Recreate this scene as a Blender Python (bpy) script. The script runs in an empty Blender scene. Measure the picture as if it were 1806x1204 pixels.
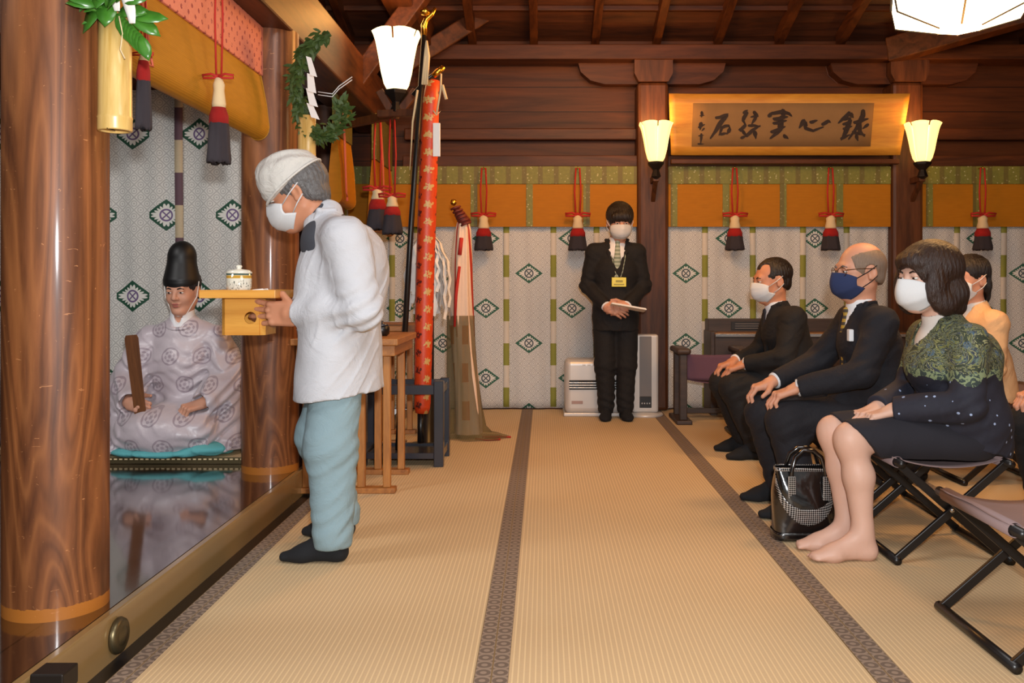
import bpy, math, random
import numpy as np
from mathutils import Vector, Matrix
S = bpy.context.scene
COL = S.collection
PI = math.pi
random.seed(7)
# ---------------------------------------------------------------- camera
_c = bpy.data.cameras.new('camera')
cam = bpy.data.objects.new('camera', _c); COL.objects.link(cam)
cam.location = (0, 0, 1.06); cam.rotation_euler = (PI/2, 0, 0)
_c.sensor_width = 36; _c.lens = 1600/1806*36
_c.shift_x = -57/1806; _c.shift_y = -100/1806
_c.clip_start = .05
S.camera = cam
# ---------------------------------------------------------------- world (the hall is open behind the camera)
W = bpy.data.worlds.new('world'); S.world = W; W.use_nodes = True
_bg = W.node_tree.nodes['Background']
_bg.inputs[0].default_value = (1.0, .97, .94, 1); _bg.inputs[1].default_value = .42
S.view_settings.view_transform = 'Standard'
S.view_settings.look = 'None'
S.view_settings.exposure = 0.0
S.view_settings.gamma = 1.0
S.view_settings.use_curve_mapping = False
# ---------------------------------------------------------------- lights
def lamp(name, typ, loc, power, col, size=.1, tgt=None):
    l = bpy.data.lights.new(name, typ); l.energy = power; l.color = col
    o = bpy.data.objects.new(name, l); o.location = loc; COL.objects.link(o)
    if typ == 'AREA':
        l.shape = 'DISK'; l.size = size
        if tgt: o.rotation_euler = (Vector(tgt)-Vector(loc)).to_track_quat('-Z', 'Y').to_euler()
    else: l.shadow_soft_size = size
    return o
lamp('camera_flash', 'AREA', (.07, -.03, 1.27), 112, (.96, .98, 1.0), .09, (0, 6, 1.2))
WARM = (1, .46, .12)
lamp('hall_daylight', 'AREA', (.9, 1.6, 3.6), 56, (1, .97, .95), 1.6, (-.4, 6.8, .5))  # added soft neutral fill to lift the deeper hall
lamp('sanctum_lamp', 'AREA', (-2.9, 2.6, 3.0), 34, (1, .97, .95), .9, (-2.2, 5.4, .8))  # added fill brightening the priest and left curtain, not an actual lamp
lamp('pendant_glow', 'POINT', (2.08, 4.5, 2.2), 42, WARM, .25)
lamp('hall_lamp_glow', 'POINT', (3.9, 2.8, 2.6), 40, WARM, .3)
lamp('hall_lamp_glow', 'POINT', (.35, 5.7, 2.75), 100, WARM, .3)
for _x, _p in ((.86, 7), (3.10, 7)):
    lamp('lantern_glow', 'POINT', (_x, 7.38, 2.42), _p, WARM, .09)
lamp('lantern_glow', 'POINT', (-.95, 5.9, 2.78), 14, WARM, .1)

# ---------------------------------------------------------------- helpers: mesh
def srgb(r, g, b):
    f = lambda c: (c/12.92 if c <= .04045 else ((c+.055)/1.055)**2.4)
    return (f(r/255), f(g/255), f(b/255), 1)

def link(name, me, m=None, parent=None, smooth=True):
    o = bpy.data.objects.new(name, me); COL.objects.link(o)
    if m is not None:
        for k in (m if isinstance(m, (list, tuple)) else [m]): me.materials.append(k)
    if parent is not None: o.parent = parent
    if smooth: me.polygons.foreach_set('use_smooth', np.ones(len(me.polygons), bool))
    return o

def tag(o, label=None, cat=None, group=None, kind=None):
    if label: o['label'] = label
    if cat: o['category'] = cat
    if group: o['group'] = group
    if kind: o['kind'] = kind
    return o

def thing(name, loc, label, cat, group=None, rz=0):
    o = bpy.data.objects.new(name, None); COL.objects.link(o)
    o.location = loc; o.rotation_euler = (0, 0, rz); o.empty_display_size = .1
    return tag(o, label, cat, group)

def copy_tree(o, parent=None):
    c = o.copy(); COL.objects.link(c)
    if parent is not None: c.parent = parent
    for ch in list(o.children): copy_tree(ch, c)
    return c

class MB:
    def __init__(s): s.v = []; s.f = []; s.mi = []; s.cur = 0
    def add(s, vs, fs):
        n = len(s.v); s.v += [tuple(p) for p in vs]; s.f += [tuple(i+n for i in f) for f in fs]; s.mi += [s.cur]*len(fs); return s
    def box(s, lo, hi, R=None, c=None):
        x0, y0, z0 = lo; x1, y1, z1 = hi
        vs = [(x, y, z) for z in (z0, z1) for y in (y0, y1) for x in (x0, x1)]
        if R is not None:
            c = Vector(c if c is not None else ((x0+x1)/2, (y0+y1)/2, (z0+z1)/2))
            vs = [c+R@(Vector(p)-c) for p in vs]
        return s.add(vs, [(0, 2, 3, 1), (4, 5, 7, 6), (0, 1, 5, 4), (2, 6, 7, 3), (0, 4, 6, 2), (1, 3, 7, 5)])
    def bar(s, a, b, w, h, up=(0, 0, 1)):
        a = Vector(a); b = Vector(b); d = (b-a).normalized(); u = Vector(up)
        x = d.cross(u)
        if x.length < 1e-4: x = d.cross(Vector((1, 0, 0)))
        x.normalize(); y = x.cross(d).normalized()
        vs = []
        for p in (a, b):
            for i, j in ((-1, -1), (1, -1), (1, 1), (-1, 1)): vs.append(p+x*i*w/2+y*j*h/2)
        return s.add(vs, [(3, 2, 1, 0), (4, 5, 6, 7), (0, 1, 5, 4), (1, 2, 6, 5), (2, 3, 7, 6), (3, 0, 4, 7)])
    def tube(s, pts, r, n=10, caps=True, flat=1.0, up=None):
        pts = [Vector(p) for p in pts]; m = len(pts)
        rs = r if isinstance(r, (list, tuple)) else [r]*m
        vs = []; prev = None
        for i, p in enumerate(pts):
            d = (pts[min(i+1, m-1)]-pts[max(i-1, 0)]).normalized()
            if prev is None:
                u = Vector(up) if up else (Vector((0, 0, 1)) if abs(d.z) < .9 else Vector((1, 0, 0)))
            else: u = prev
            u = (u-d*u.dot(d)).normalized(); prev = u; w = d.cross(u)
            for k in range(n):
                a = 2*PI*k/n
                vs.append(p+(u*math.cos(a)*flat+w*math.sin(a))*rs[i])
        fs = [(i*n+k, i*n+(k+1) % n, (i+1)*n+(k+1) % n, (i+1)*n+k) for i in range(m-1) for k in range(n)]
        if caps: fs += [tuple(range(n-1, -1, -1)), tuple((m-1)*n+k for k in range(n))]
        return s.add(vs, fs)
    def lathe(s, prof, c=(0, 0, 0), n=24, close=True, ang=0):
        vs = []
        for r, z in prof:
            for k in range(n):
                a = 2*PI*k/n+ang
                vs.append((c[0]+r*math.cos(a), c[1]+r*math.sin(a), c[2]+z))
        m = len(prof)
        fs = [(i*n+k, i*n+(k+1) % n, (i+1)*n+(k+1) % n, (i+1)*n+k) for i in range(m-1) for k in range(n)]
        if close: fs += [tuple(range(n-1, -1, -1)), tuple((m-1)*n+k for k in range(n))]
        return s.add(vs, fs)
    def grid(s, fn, nu, nv):
        vs = [fn(i/nu, j/nv) for j in range(nv+1) for i in range(nu+1)]
        w = nu+1
        return s.add(vs, [(j*w+i, j*w+i+1, (j+1)*w+i+1, (j+1)*w+i) for j in range(nv) for i in range(nu)])
    def prism(s, poly, axis, a, b):
        """poly: 2D outline; extruded along axis ('x','y','z') from a to b."""
        def P(p, t):
            return {'x': (t, p[0], p[1]), 'y': (p[0], t, p[1]), 'z': (p[0], p[1], t)}[axis]
        n = len(poly)
        vs = [P(p, a) for p in poly]+[P(p, b) for p in poly]
        return s.add(vs, [tuple(range(n)), tuple(range(2*n-1, n-1, -1))]+[(i, (i+1) % n, n+(i+1) % n, n+i) for i in range(n)])
    def build(s, name, m, parent=None, smooth=False, bevel=0, solid=0, kind=None, seg=2):
        me = bpy.data.meshes.new(name); me.from_pydata(s.v, [], s.f); me.validate()
        o = link(name, me, m, parent, smooth)
        if isinstance(m, (list, tuple)): me.polygons.foreach_set('material_index', s.mi)
        if not smooth and bevel == 0: pass
        if solid:
            q = o.modifiers.new('t', 'SOLIDIFY'); q.thickness = solid; q.offset = 0
        if bevel:
            q = o.modifiers.new('b', 'BEVEL'); q.width = bevel; q.segments = seg; q.limit_method = 'ANGLE'; q.angle_limit = .6
            q.harden_normals = False
        if kind: o['kind'] = kind
        return o
def bx(name, lo, hi, m, parent=None, bevel=.004, kind=None):
    return MB().box(lo, hi).build(name, m, parent, bevel=bevel, kind=kind)
def rot(ax, deg): return Matrix.Rotation(math.radians(deg), 3, ax)

# ---------------------------------------------------------------- helpers: blended solids turned into one surface
class SDF:
    def __init__(s): s.ops = []
    def rc(s, a, b, ra, rb, k=.02, flat=None, sub=False):
        a = np.array(a, float); b = np.array(b, float)
        g = 1 if flat is None else max(1, flat[1])
        lo = np.minimum(a-ra*g, b-rb*g); hi = np.maximum(a+ra*g, b+rb*g)
        if flat is not None:
            w = np.array(flat[0], float); flat = (w/np.linalg.norm(w), flat[1])
        s.ops.append(('rc', lo, hi, k, sub, (a, b, ra, rb, flat))); return s
    def ell(s, c, r, R=None, k=.02, sub=False):
        c = np.array(c, float); r = np.array(r, float); m = r.max()
        e = r if R is None else np.array([m, m, m])
        s.ops.append(('ell', c-e, c+e, k, sub, (c, r, None if R is None else np.array(R)))); return s
    def box(s, c, h, R=None, rnd=.01, k=.02, sub=False):
        c = np.array(c, float); h = np.array(h, float)
        e = h if R is None else np.array([np.linalg.norm(h)]*3)
        s.ops.append(('box', c-e, c+e, k, sub, (c, h, None if R is None else np.array(R), rnd))); return s
    def plane(s, n, c):
        s.ops.append(('plane', None, None, 0, False, (np.array(n, float), c))); return s
    def post(s, fn): s.ops.append(('post', None, None, 0, False, fn)); return s
    def mesh(s, res=.01, fine=()):
        bb = [o for o in s.ops if o[0] in ('rc', 'ell', 'box') and not o[4]]
        lo = np.min([o[1] for o in bb], 0)-3*res; hi = np.max([o[2] for o in bb], 0)+3*res
        ax = []
        for d in range(3):
            x = lo[d]; L = [x]
            while x < hi[d]:
                st = res
                for flo, fhi, fr in fine:
                    if flo[d]-fr <= x <= fhi[d]: st = min(st, fr)
                    elif x < flo[d] < x+st: st = max(flo[d]-x, fr)
                x += st; L.append(x)
            ax.append(np.array(L, np.float32))
        xs, ys, zs = ax
        d = np.full((len(xs), len(ys), len(zs)), .12, np.float32)
        for typ, blo, bhi, k, sub, a in s.ops:
            if typ == 'plane':
                n, c = a
                d = np.maximum(d, (xs*n[0])[:, None, None]+(ys*n[1])[None, :, None]+(zs*n[2])[None, None, :]-np.float32(c)); continue
            if typ == 'post':
                d = a(xs[:, None, None], ys[None, :, None], zs[None, None, :], d).astype(np.float32); continue
            pad = k+2.5*res+.01
            sl = []
            for q in range(3):
                i0 = np.searchsorted(ax[q], blo[q]-pad); i1 = np.searchsorted(ax[q], bhi[q]+pad); sl.append(slice(i0, max(i1, i0+1)))
            sl = tuple(sl)
            X = xs[sl[0]][:, None, None]; Y = ys[sl[1]][None, :, None]; Z = zs[sl[2]][None, None, :]
            if X.size*Y.size*Z.size == 0: continue
            if typ == 'rc':
                p, q, ra, rb, flat = a
                ab = q-p; L2 = max(float(ab@ab), 1e-9)
                t = np.clip(((X-p[0])*ab[0]+(Y-p[1])*ab[1]+(Z-p[2])*ab[2])/L2, 0, 1)
                qx = X-p[0]-t*ab[0]; qy = Y-p[1]-t*ab[1]; qz = Z-p[2]-t*ab[2]
                n2 = qx*qx+qy*qy+qz*qz
                if flat is not None:
                    w, rr = flat
                    cw = qx*w[0]+qy*w[1]+qz*w[2]
                    n2 = n2-cw*cw*(1-1/(rr*rr))
                e = np.sqrt(np.maximum(n2, 0))-(ra+t*(rb-ra))
            else:
                c = a[0]; qx = X-c[0]; qy = Y-c[1]; qz = Z-c[2]
                if a[2] is not None:
                    R = a[2]
                    qx, qy, qz = (R[0, 0]*qx+R[1, 0]*qy+R[2, 0]*qz, R[0, 1]*qx+R[1, 1]*qy+R[2, 1]*qz, R[0, 2]*qx+R[1, 2]*qy+R[2, 2]*qz)
                h = a[1]
                if typ == 'ell':
                    k0 = np.sqrt((qx/h[0])**2+(qy/h[1])**2+(qz/h[2])**2)
                    k1 = np.sqrt((qx/h[0]**2)**2+(qy/h[1]**2)**2+(qz/h[2]**2)**2)
                    e = k0*(k0-1)/np.maximum(k1, 1e-6)
                else:
                    rn = a[3]
                    dx = np.abs(qx)-h[0]+rn; dy = np.abs(qy)-h[1]+rn; dz = np.abs(qz)-h[2]+rn
                    e = np.sqrt(np.maximum(dx, 0)**2+np.maximum(dy, 0)**2+np.maximum(dz, 0)**2)+np.minimum(np.maximum(dx, np.maximum(dy, dz)), 0)-rn
            D = d[sl]
            kk = max(k, 1e-5)
            if sub:
                h = np.maximum(kk-np.abs(D+e), 0)/kk
                d[sl] = np.maximum(D, -e)+h*h*kk*.25
            else:
                h = np.maximum(kk-np.abs(D-e), 0)/kk
                d[sl] = np.minimum(D, e)-h*h*kk*.25
        ins = d < 0
        cnt = sum(ins[i:ins.shape[0]-1+i, j:ins.shape[1]-1+j, l:ins.shape[2]-1+l].astype(np.int8) for i in (0, 1) for j in (0, 1) for l in (0, 1))
        act = (cnt > 0) & (cnt < 8)
        I, J, K = np.nonzero(act)
        vid = np.full(act.shape, -1, np.int32); vid[I, J, K] = np.arange(len(I))
        off = [(i, j, l) for i in (0, 1) for j in (0, 1) for l in (0, 1)]
        val = np.stack([d[I+i, J+j, K+l] for i, j, l in off], 1)
        pos = np.stack([np.stack([xs[I+i], ys[J+j], zs[K+l]], 1) for i, j, l in off], 1)
        acc = np.zeros((len(I), 3)); num = np.zeros(len(I))
        for p in range(8):
            for q in range(p+1, 8):
                if sum(abs(off[p][t]-off[q][t]) for t in range(3)) != 1: continue
                m = (val[:, p] < 0) != (val[:, q] < 0)
                dv = val[:, p]-val[:, q]; dv[dv == 0] = 1e-9
                t = np.where(m, val[:, p]/dv, 0)
                acc += np.where(m[:, None], pos[:, p]+t[:, None]*(pos[:, q]-pos[:, p]), 0); num += m
        V = acc/np.maximum(num, 1)[:, None]
        F = []
        for axd in range(3):
            sl0 = [slice(None)]*3; sl1 = [slice(None)]*3
            sl0[axd] = slice(0, -1); sl1[axd] = slice(1, None)
            for t in range(3):
                if t != axd: sl0[t] = slice(1, -1); sl1[t] = slice(1, -1)
            A = ins[tuple(sl0)]; B = ins[tuple(sl1)]
            e = np.array(np.nonzero(A != B)).T
            if len(e) == 0: continue
            fl = A[tuple(e.T)]
            o = e.copy()
            u, w = [t for t in range(3) if t != axd]
            o[:, u] += 1; o[:, w] += 1
            def cell(du, dw):
                c = o.copy(); c[:, u] += du; c[:, w] += dw; return vid[tuple(c.T)]
            q = np.stack([cell(-1, -1), cell(0, -1), cell(0, 0), cell(-1, 0)], 1)
            if axd == 1: fl = ~fl
            q[~fl] = q[~fl][:, ::-1]
            F.append(q)
        F = np.concatenate(F); F = F[(F >= 0).all(1)]
        return V, F
    def build(s, name, m, parent=None, res=.01, fine=(), xf=None):
        V, F = s.mesh(res, fine)
        if xf is not None: V = xf(V)
        me = bpy.data.meshes.new(name)
        me.vertices.add(len(V)); me.vertices.foreach_set('co', V.astype(np.float32).ravel())
        me.loops.add(4*len(F)); me.loops.foreach_set('vertex_index', F.astype(np.int32).ravel())
        me.polygons.add(len(F)); me.polygons.foreach_set('loop_start', np.arange(0, 4*len(F), 4, dtype=np.int32))
        me.update(calc_edges=True)
        me.validate()
        return link(name, me, m, parent)
# ---------------------------------------------------------------- materials
class E:
    """tiny expression wrapper around Math nodes"""
    def __init__(s, nt, k): s.nt = nt; s.k = k
    def _m(s, op, *a):
        n = s.nt.nodes.new('ShaderNodeMath'); n.operation = op
        for i, x in enumerate((s,)+a):
            if isinstance(x, E): x = x.k
            if isinstance(x, (int, float)): n.inputs[i].default_value = x
            else: s.nt.links.new(x, n.inputs[i])
        return E(s.nt, n.outputs[0])
    def __add__(s, o): return s._m('ADD', o)
    __radd__ = __add__
    def __sub__(s, o): return s._m('SUBTRACT', o)
    def __rsub__(s, o): return (s*-1)+o
    def __mul__(s, o): return s._m('MULTIPLY', o)
    __rmul__ = __mul__
    def __truediv__(s, o): return s._m('DIVIDE', o)
    def abs(s): return s._m('ABSOLUTE')
    def sin(s): return s._m('SINE')
    def frac(s): return s._m('FRACT')
    def floor(s): return s._m('FLOOR')
    def mod(s, o): return s._m('FLOORED_MODULO', o)
    def lt(s, o): return s._m('LESS_THAN', o)
    def gt(s, o): return s._m('GREATER_THAN', o)
    def mn(s, o): return s._m('MINIMUM', o)
    def mx(s, o): return s._m('MAXIMUM', o)
    def sqrt(s): return s._m('SQRT')
    def pw(s, o): return s._m('POWER', o)
    def atan2(s, o): return s._m('ARCTAN2', o)
    def clamp(s): return s.mx(0.0).mn(1.0)
class M:
    def __init__(s, name):
        s.m = bpy.data.materials.new(name); s.m.use_nodes = True; s.nt = s.m.node_tree
        s.b = s.nt.nodes['Principled BSDF']
        s.tc = s.nt.nodes.new('ShaderNodeTexCoord')
        sp = s.nt.nodes.new('ShaderNodeSeparateXYZ'); s.nt.links.new(s.tc.outputs['Object'], sp.inputs[0])
        s.x, s.y, s.z = [E(s.nt, sp.outputs[i]) for i in range(3)]
    def vec(s, x, y, z):
        n = s.nt.nodes.new('ShaderNodeCombineXYZ')
        for i, v in enumerate((x, y, z)):
            if isinstance(v, E): s.nt.links.new(v.k, n.inputs[i])
            else: n.inputs[i].default_value = v
        return n.outputs[0]
    def noise(s, scale, det=4, vec=None, rough=.55, dist=0):
        n = s.nt.nodes.new('ShaderNodeTexNoise'); n.inputs['Scale'].default_value = scale; n.inputs['Detail'].default_value = det
        n.inputs['Roughness'].default_value = rough; n.inputs['Distortion'].default_value = dist
        s.nt.links.new(vec if vec is not None else s.tc.outputs['Object'], n.inputs['Vector'])
        return E(s.nt, n.outputs['Fac'])
    def voro(s, scale, vec=None, feat='F1'):
        n = s.nt.nodes.new('ShaderNodeTexVoronoi'); n.inputs['Scale'].default_value = scale; n.feature = feat
        s.nt.links.new(vec if vec is not None else s.tc.outputs['Object'], n.inputs['Vector'])
        return E(s.nt, n.outputs['Distance'])
    def mix(s, a, b, f):
        n = s.nt.nodes.new('ShaderNodeMix'); n.data_type = 'RGBA'
        for v, i in ((a, 6), (b, 7)):
            if isinstance(v, tuple): n.inputs[i].default_value = v
            else: s.nt.links.new(v, n.inputs[i])
        if isinstance(f, E): s.nt.links.new(f.k, n.inputs[0])
        else: n.inputs[0].default_value = f
        return n.outputs[2]
    def ramp(s, f, stops):
        n = s.nt.nodes.new('ShaderNodeValToRGB'); cr = n.color_ramp
        while len(cr.elements) < len(stops): cr.elements.new(.5)
        for e, (p, c) in zip(cr.elements, stops): e.position = p; e.color = c
        s.nt.links.new(f.k, n.inputs[0]); return n.outputs[0]
    def color(s, c):
        if isinstance(c, tuple): s.b.inputs['Base Color'].default_value = c
        else: s.nt.links.new(c, s.b.inputs['Base Color'])
        return s
    def set(s, **kw):
        names = dict(rough='Roughness', metal='Metallic', coat='Coat Weight', coatr='Coat Roughness', spec='Specular IOR Level', sheen='Sheen Weight', alpha='Alpha', sss='Subsurface Weight', trans='Transmission Weight', ior='IOR', es='Emission Strength', ec='Emission Color')
        for k, v in kw.items():
            i = s.b.inputs[names[k]]
            if isinstance(v, E): s.nt.links.new(v.k, i)
            else: i.default_value = v
        return s
    def bump(s, h, strength=.3, dist=.01):
        n = s.nt.nodes.new('ShaderNodeBump'); n.inputs['Strength'].default_value = strength; n.inputs['Distance'].default_value = dist
        s.nt.links.new(h.k, n.inputs['Height']); s.nt.links.new(n.outputs[0], s.b.inputs['Normal']); return s

def plain(name, rgb, rough=.6, metal=0, **kw):
    return M(name).color(srgb(*rgb)).set(rough=rough, metal=metal, **kw).m
def cloth(name, rgb, var=.12, scale=260, rough=.9, fold=0.0, sheen=.0):
    m = M(name); c = srgb(*rgb)
    d = tuple(v*(1-var) for v in c[:3])+(1,)
    m.color(m.mix(d, c, m.noise(9, 4))).set(rough=rough, sheen=sheen)
    h = m.noise(scale, 2)
    if fold: h = h*.12+m.noise(fold, 5, dist=1.4)
    m.bump(h, .5 if fold else .2, .022 if fold else .003); return m.m
def wood(name, c1, c2, axis='z', rough=.45, scale=14, stretch=14, spec=.5, coat=0, bump=.15, base_band=False):
    m = M(name)
    q = {'x': (m.x*(1/stretch), m.y, m.z), 'y': (m.x, m.y*(1/stretch), m.z), 'z': (m.x, m.y, m.z*(1/stretch))}[axis]
    v = m.vec(*q)
    n1 = m.noise(scale, 6, v, .6, 1.5)
    n2 = m.noise(scale*6, 4, v, .6)
    f = n1*.75+n2*.3
    col = m.ramp(f, [(.36, srgb(*c2)), (.66, srgb(*c1))])
    if base_band:
        lo = m.noise(3.2, 2, m.vec(m.x, m.y, m.z*.16), .45, .6)
        ln = (lo*95).sin()*.5+.5
        col = m.mix(col, srgb(58, 28, 12), ln.pw(5.0)*.40)
        col = m.mix(col, srgb(176, 112, 62), (1.0-ln).pw(6.0)*.25)
        sc = (m.noise(60, 3)-.5)*.012
        band = (m.z+sc).lt(.036)
        col = m.mix(col, srgb(166, 100, 36), band)
        # scratches worn into the lacquer
        w1 = m.noise(5, 2, m.vec(m.x*2, m.y*2, m.z*.6))
        scr = m.noise(34, 2, m.vec(m.x*1.2+w1*.4, m.y*1.2, m.z*3.4), .5, .8)
        col = m.mix(col, srgb(205, 140, 90), scr.gt(.725)*.5)
    m.color(col).set(rough=rough, spec=spec, coat=coat, coatr=.12)
    m.bump(n2*.6+n1*.4, bump, .004); return m.m

def curtain_mat(name, cw, ch, pu, pv, ring, leaf, a=.118, b=.086, base=(206, 204, 200), coord='x'):
    m = M(name); u = m.x if coord == 'x' else m.y; v = m.z
    s = .078
    A = (u+v)/s; B = (u-v)/s
    fa = A.frac()-.5; fb = B.frac()-.5
    r = (fa*fa+fb*fb).sqrt()
    rings = (r-.30).abs().lt(.05).mx(r.lt(.10))
    lines = fa.abs().mx(fb.abs()).gt(.44)
    pat = rings.mx(lines)
    col = m.mix(srgb(*base), srgb(base[0]-50, base[1]-50, base[2]-48), pat*(m.noise(30, 2)*.5+.45))
    iu = (u-pu)/cw; par = iu.floor().mod(2.0)*.5
    du = (iu.frac()-.5)*cw; dv = (((v-pv)/ch+par).frac()-.5)*ch
    dm = du.abs()/a+dv.abs()/b
    th = (dv*(a/b)).atan2(du)
    notch = (th*10).sin().abs()
    lf = dm.lt(1.0)*dm.gt(notch*.26+.56)
    # four leafy corners: cut the middle of each side a little
    col = m.mix(col, srgb(base[0]+6, base[1]+6, base[2]+4), dm.lt(1.0))
    col = m.mix(col, srgb(*leaf), lf)
    rr = (du*du+dv*dv).sqrt()
    cir = (rr-.034).abs().lt(.0052)
    cross = (du.abs()-dv.abs()).abs().lt(.006)*rr.lt(.032)
    col = m.mix(col, srgb(*ring), cir.mx(cross))
    m.color(col).set(rough=.62, spec=.35)
    m.bump(pat*.3+m.noise(400, 2)*.6, .12, .003); return m.m

MT = {}
MT['pillar'] = wood('pillar_wood', (138, 82, 44), (78, 40, 18), 'z', .5, 6, 8, .35, .16, .2, True)
MT['pillar_dark'] = wood('old_pillar_wood', (98, 56, 28), (54, 27, 12), 'z', .5, 9, 10, .3)
MT['beam_x'] = wood('beam_wood_across', (90, 48, 22), (46, 20, 9), 'x', .48, 7, 10, .25)
MT['beam_y'] = wood('beam_wood_along', (92, 50, 23), (46, 20, 9), 'y', .48, 8, 10, .28)
MT['roof'] = wood('roof_boards', (84, 44, 23), (44, 20, 10), 'x', .6, 8, 8)
MT['black_wood'] = plain('black_lacquered_wood', (22, 18, 17), .35)
MT['navy_lacquer'] = plain('blue_black_lacquer', (44, 46, 54), .3, coat=.3)
MT['tan_wood'] = wood('light_brown_wood', (186, 124, 60), (146, 90, 40), 'z', .45, 20, 10)
MT['tan_wood_y'] = wood('light_brown_wood_top', (176, 114, 54), (138, 84, 38), 'y', .45, 20, 10)
MT['hinoki'] = wood('pale_cypress', (226, 164, 74), (200, 132, 50), 'x', .32, 14, 14, .5, .3, .05)
MT['bamboo'] = wood('dry_bamboo', (226, 192, 122), (192, 152, 78), 'z', .35, 16, 12, .5, .2, .06)
MT['bamboo_in'] = plain('bamboo_inside', (196, 160, 104), .7)
MT['gold'] = plain('gilt_metal', (226, 168, 62), .25, 1)
MT['bronze'] = M('dull_bronze').color(srgb(104, 92, 66)).set(rough=.38, metal=.8).m
MT['iron'] = plain('dark_iron', (40, 34, 30), .5, .6)
MT['paper'] = plain('white_paper', (232, 228, 222), .85)
MT['tissue'] = cloth('white_mask_cloth', (208, 209, 210), .05, 300)
MT['red_cord'] = plain('red_cord', (176, 34, 24), .75)
MT['white_knob'] = cloth('tassel_white_wrap', (222, 196, 152), .15, 200)
MT['steel'] = plain('polished_steel', (200, 200, 200), .25, 1)
# tassel threads
def tassel_mat(nm, rgb):
    m = M(nm); a = m.y.atan2(m.x); n = m.noise(30, 3, m.vec(a*6, m.z*1.2, 0.0))
    c = srgb(*rgb); m.color(m.mix(tuple(v*.45 for v in c[:3])+(1,), c, n)).set(rough=.85); m.bump(n, .6, .006); return m.m
MT['tassel_red'] = tassel_mat('tassel_red_thread', (190, 26, 20))
MT['tassel_dark'] = tassel_mat('tassel_dark_thread', (64, 56, 62))
# tatami
m = M('tatami_rush')
st = ((m.x/.0158).frac()-.5).abs()
rush = m.noise(38, 4, m.vec(m.x*1.0, m.y*14, m.z))
big = m.noise(1.4, 3)
col = m.mix(srgb(206, 183, 150), srgb(194, 167, 130), big)
col = m.mix(col, srgb(184, 148, 98), rush*.45)
col = m.mix(col, srgb(232, 206, 158), st.lt(.13)*.55)
m.color(col).set(rough=.6, spec=.2); m.bump(st*.5+rush*.4, .35, .003); MT['tatami'] = m.m
# tatami edging
m = M('tatami_edge_brocade')
fx = ((m.x/.047).frac()-.5); fy = ((m.y/.05).frac()-.5)
ft = ((m.y/.05+.5).frac()-.5)
r1 = (fx*fx+fy*fy*1.2).sqrt()
pat = (r1*15).sin().gt(.2)
col = m.mix(srgb(104, 88, 76), srgb(150, 130, 112), pat*.8)
col = m.mix(col, srgb(118, 94, 58), fx.abs().gt(.46))
m.color(col).set(rough=.8); MT['heri'] = m.m
# dark polished boards
m = M('dark_polished_floorboards')
px = (m.x+1.39)/.30
gap = (px.frac()-.5).abs().gt(.488)
n = m.noise(6, 5, m.vec(m.x, m.y*.08, m.z+px.floor()*.37))
col = m.mix(srgb(40, 22, 14), srgb(66, 40, 26), n)
col = m.mix(col, srgb(10, 6, 4), gap)
wear = m.noise(3.2, 5)
m.color(col).set(rough=wear*.14+.05, spec=1.0, coat=1.0, coatr=.07); m.bump(m.noise(90, 3, m.vec(m.x, m.y*.1, m.z))*.4-gap, .08, .003); MT['floorboards'] = m.m
m = M('lacquered_sill')
n = m.noise(8, 5, m.vec(m.x, m.y*.08, m.z))
m.color(m.mix(srgb(132, 104, 64), srgb(160, 128, 82), n)).set(rough=.2, spec=.7, coat=.5, coatr=.12); m.bump(n, .05, .004); MT['sill'] = m.m
# wall boards
m = M('horizontal_wall_boards')
zz = m.z/.213
gap = (zz.frac()-.5).abs().gt(.485)
n = m.noise(6, 6, m.vec(m.x*.09, m.y, m.z+zz.floor()*1.7), .6, 1.2)
n2 = m.noise(40, 4, m.vec(m.x*.06, m.y, m.z))
col = m.ramp(n*.75+n2*.3, [(.3, srgb(42, 18, 7)), (.75, srgb(94, 50, 22))])
col = m.mix(col, srgb(24, 11, 6), gap)
m.color(col).set(rough=.5, spec=.22); m.bump(n2*.5+n*.4-gap, .25, .006); MT['wallboards'] = m.m
MT['curtain'] = curtain_mat('white_brocade_curtain', .366, .594, -.183, .266, (62, 76, 86), (44, 92, 74))
MT['curtain_side'] = curtain_mat('white_brocade_curtain_side', .366, .594, -.183, .266, (62, 76, 86), (44, 92, 74), coord='y')
MT['curtain_left'] = curtain_mat('white_brocade_curtain_purple', .205, 1.0, -.1025, -.01, (104, 84, 122), (26, 70, 50), .128, .098, (204, 202, 196))
def ribbon(nm, c1, c2, per, ph):
    m = M(nm); k = ((m.z+ph)/per).frac().lt(.5); n = m.noise(120, 2)
    m.color(m.mix(m.mix(srgb(*c1), srgb(*c2), k), (.1, .1, .05, 1), n*.25)).set(rough=.75); m.bump(n, .2, .003); return m.m
MT['ribbon'] = ribbon('green_white_ribbon', (216, 206, 192), (142, 142, 54), .375, .0)
MT['ribbon_purple'] = ribbon('purple_cream_ribbon', (198, 178, 146), (96, 66, 80), .40, .05)
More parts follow.
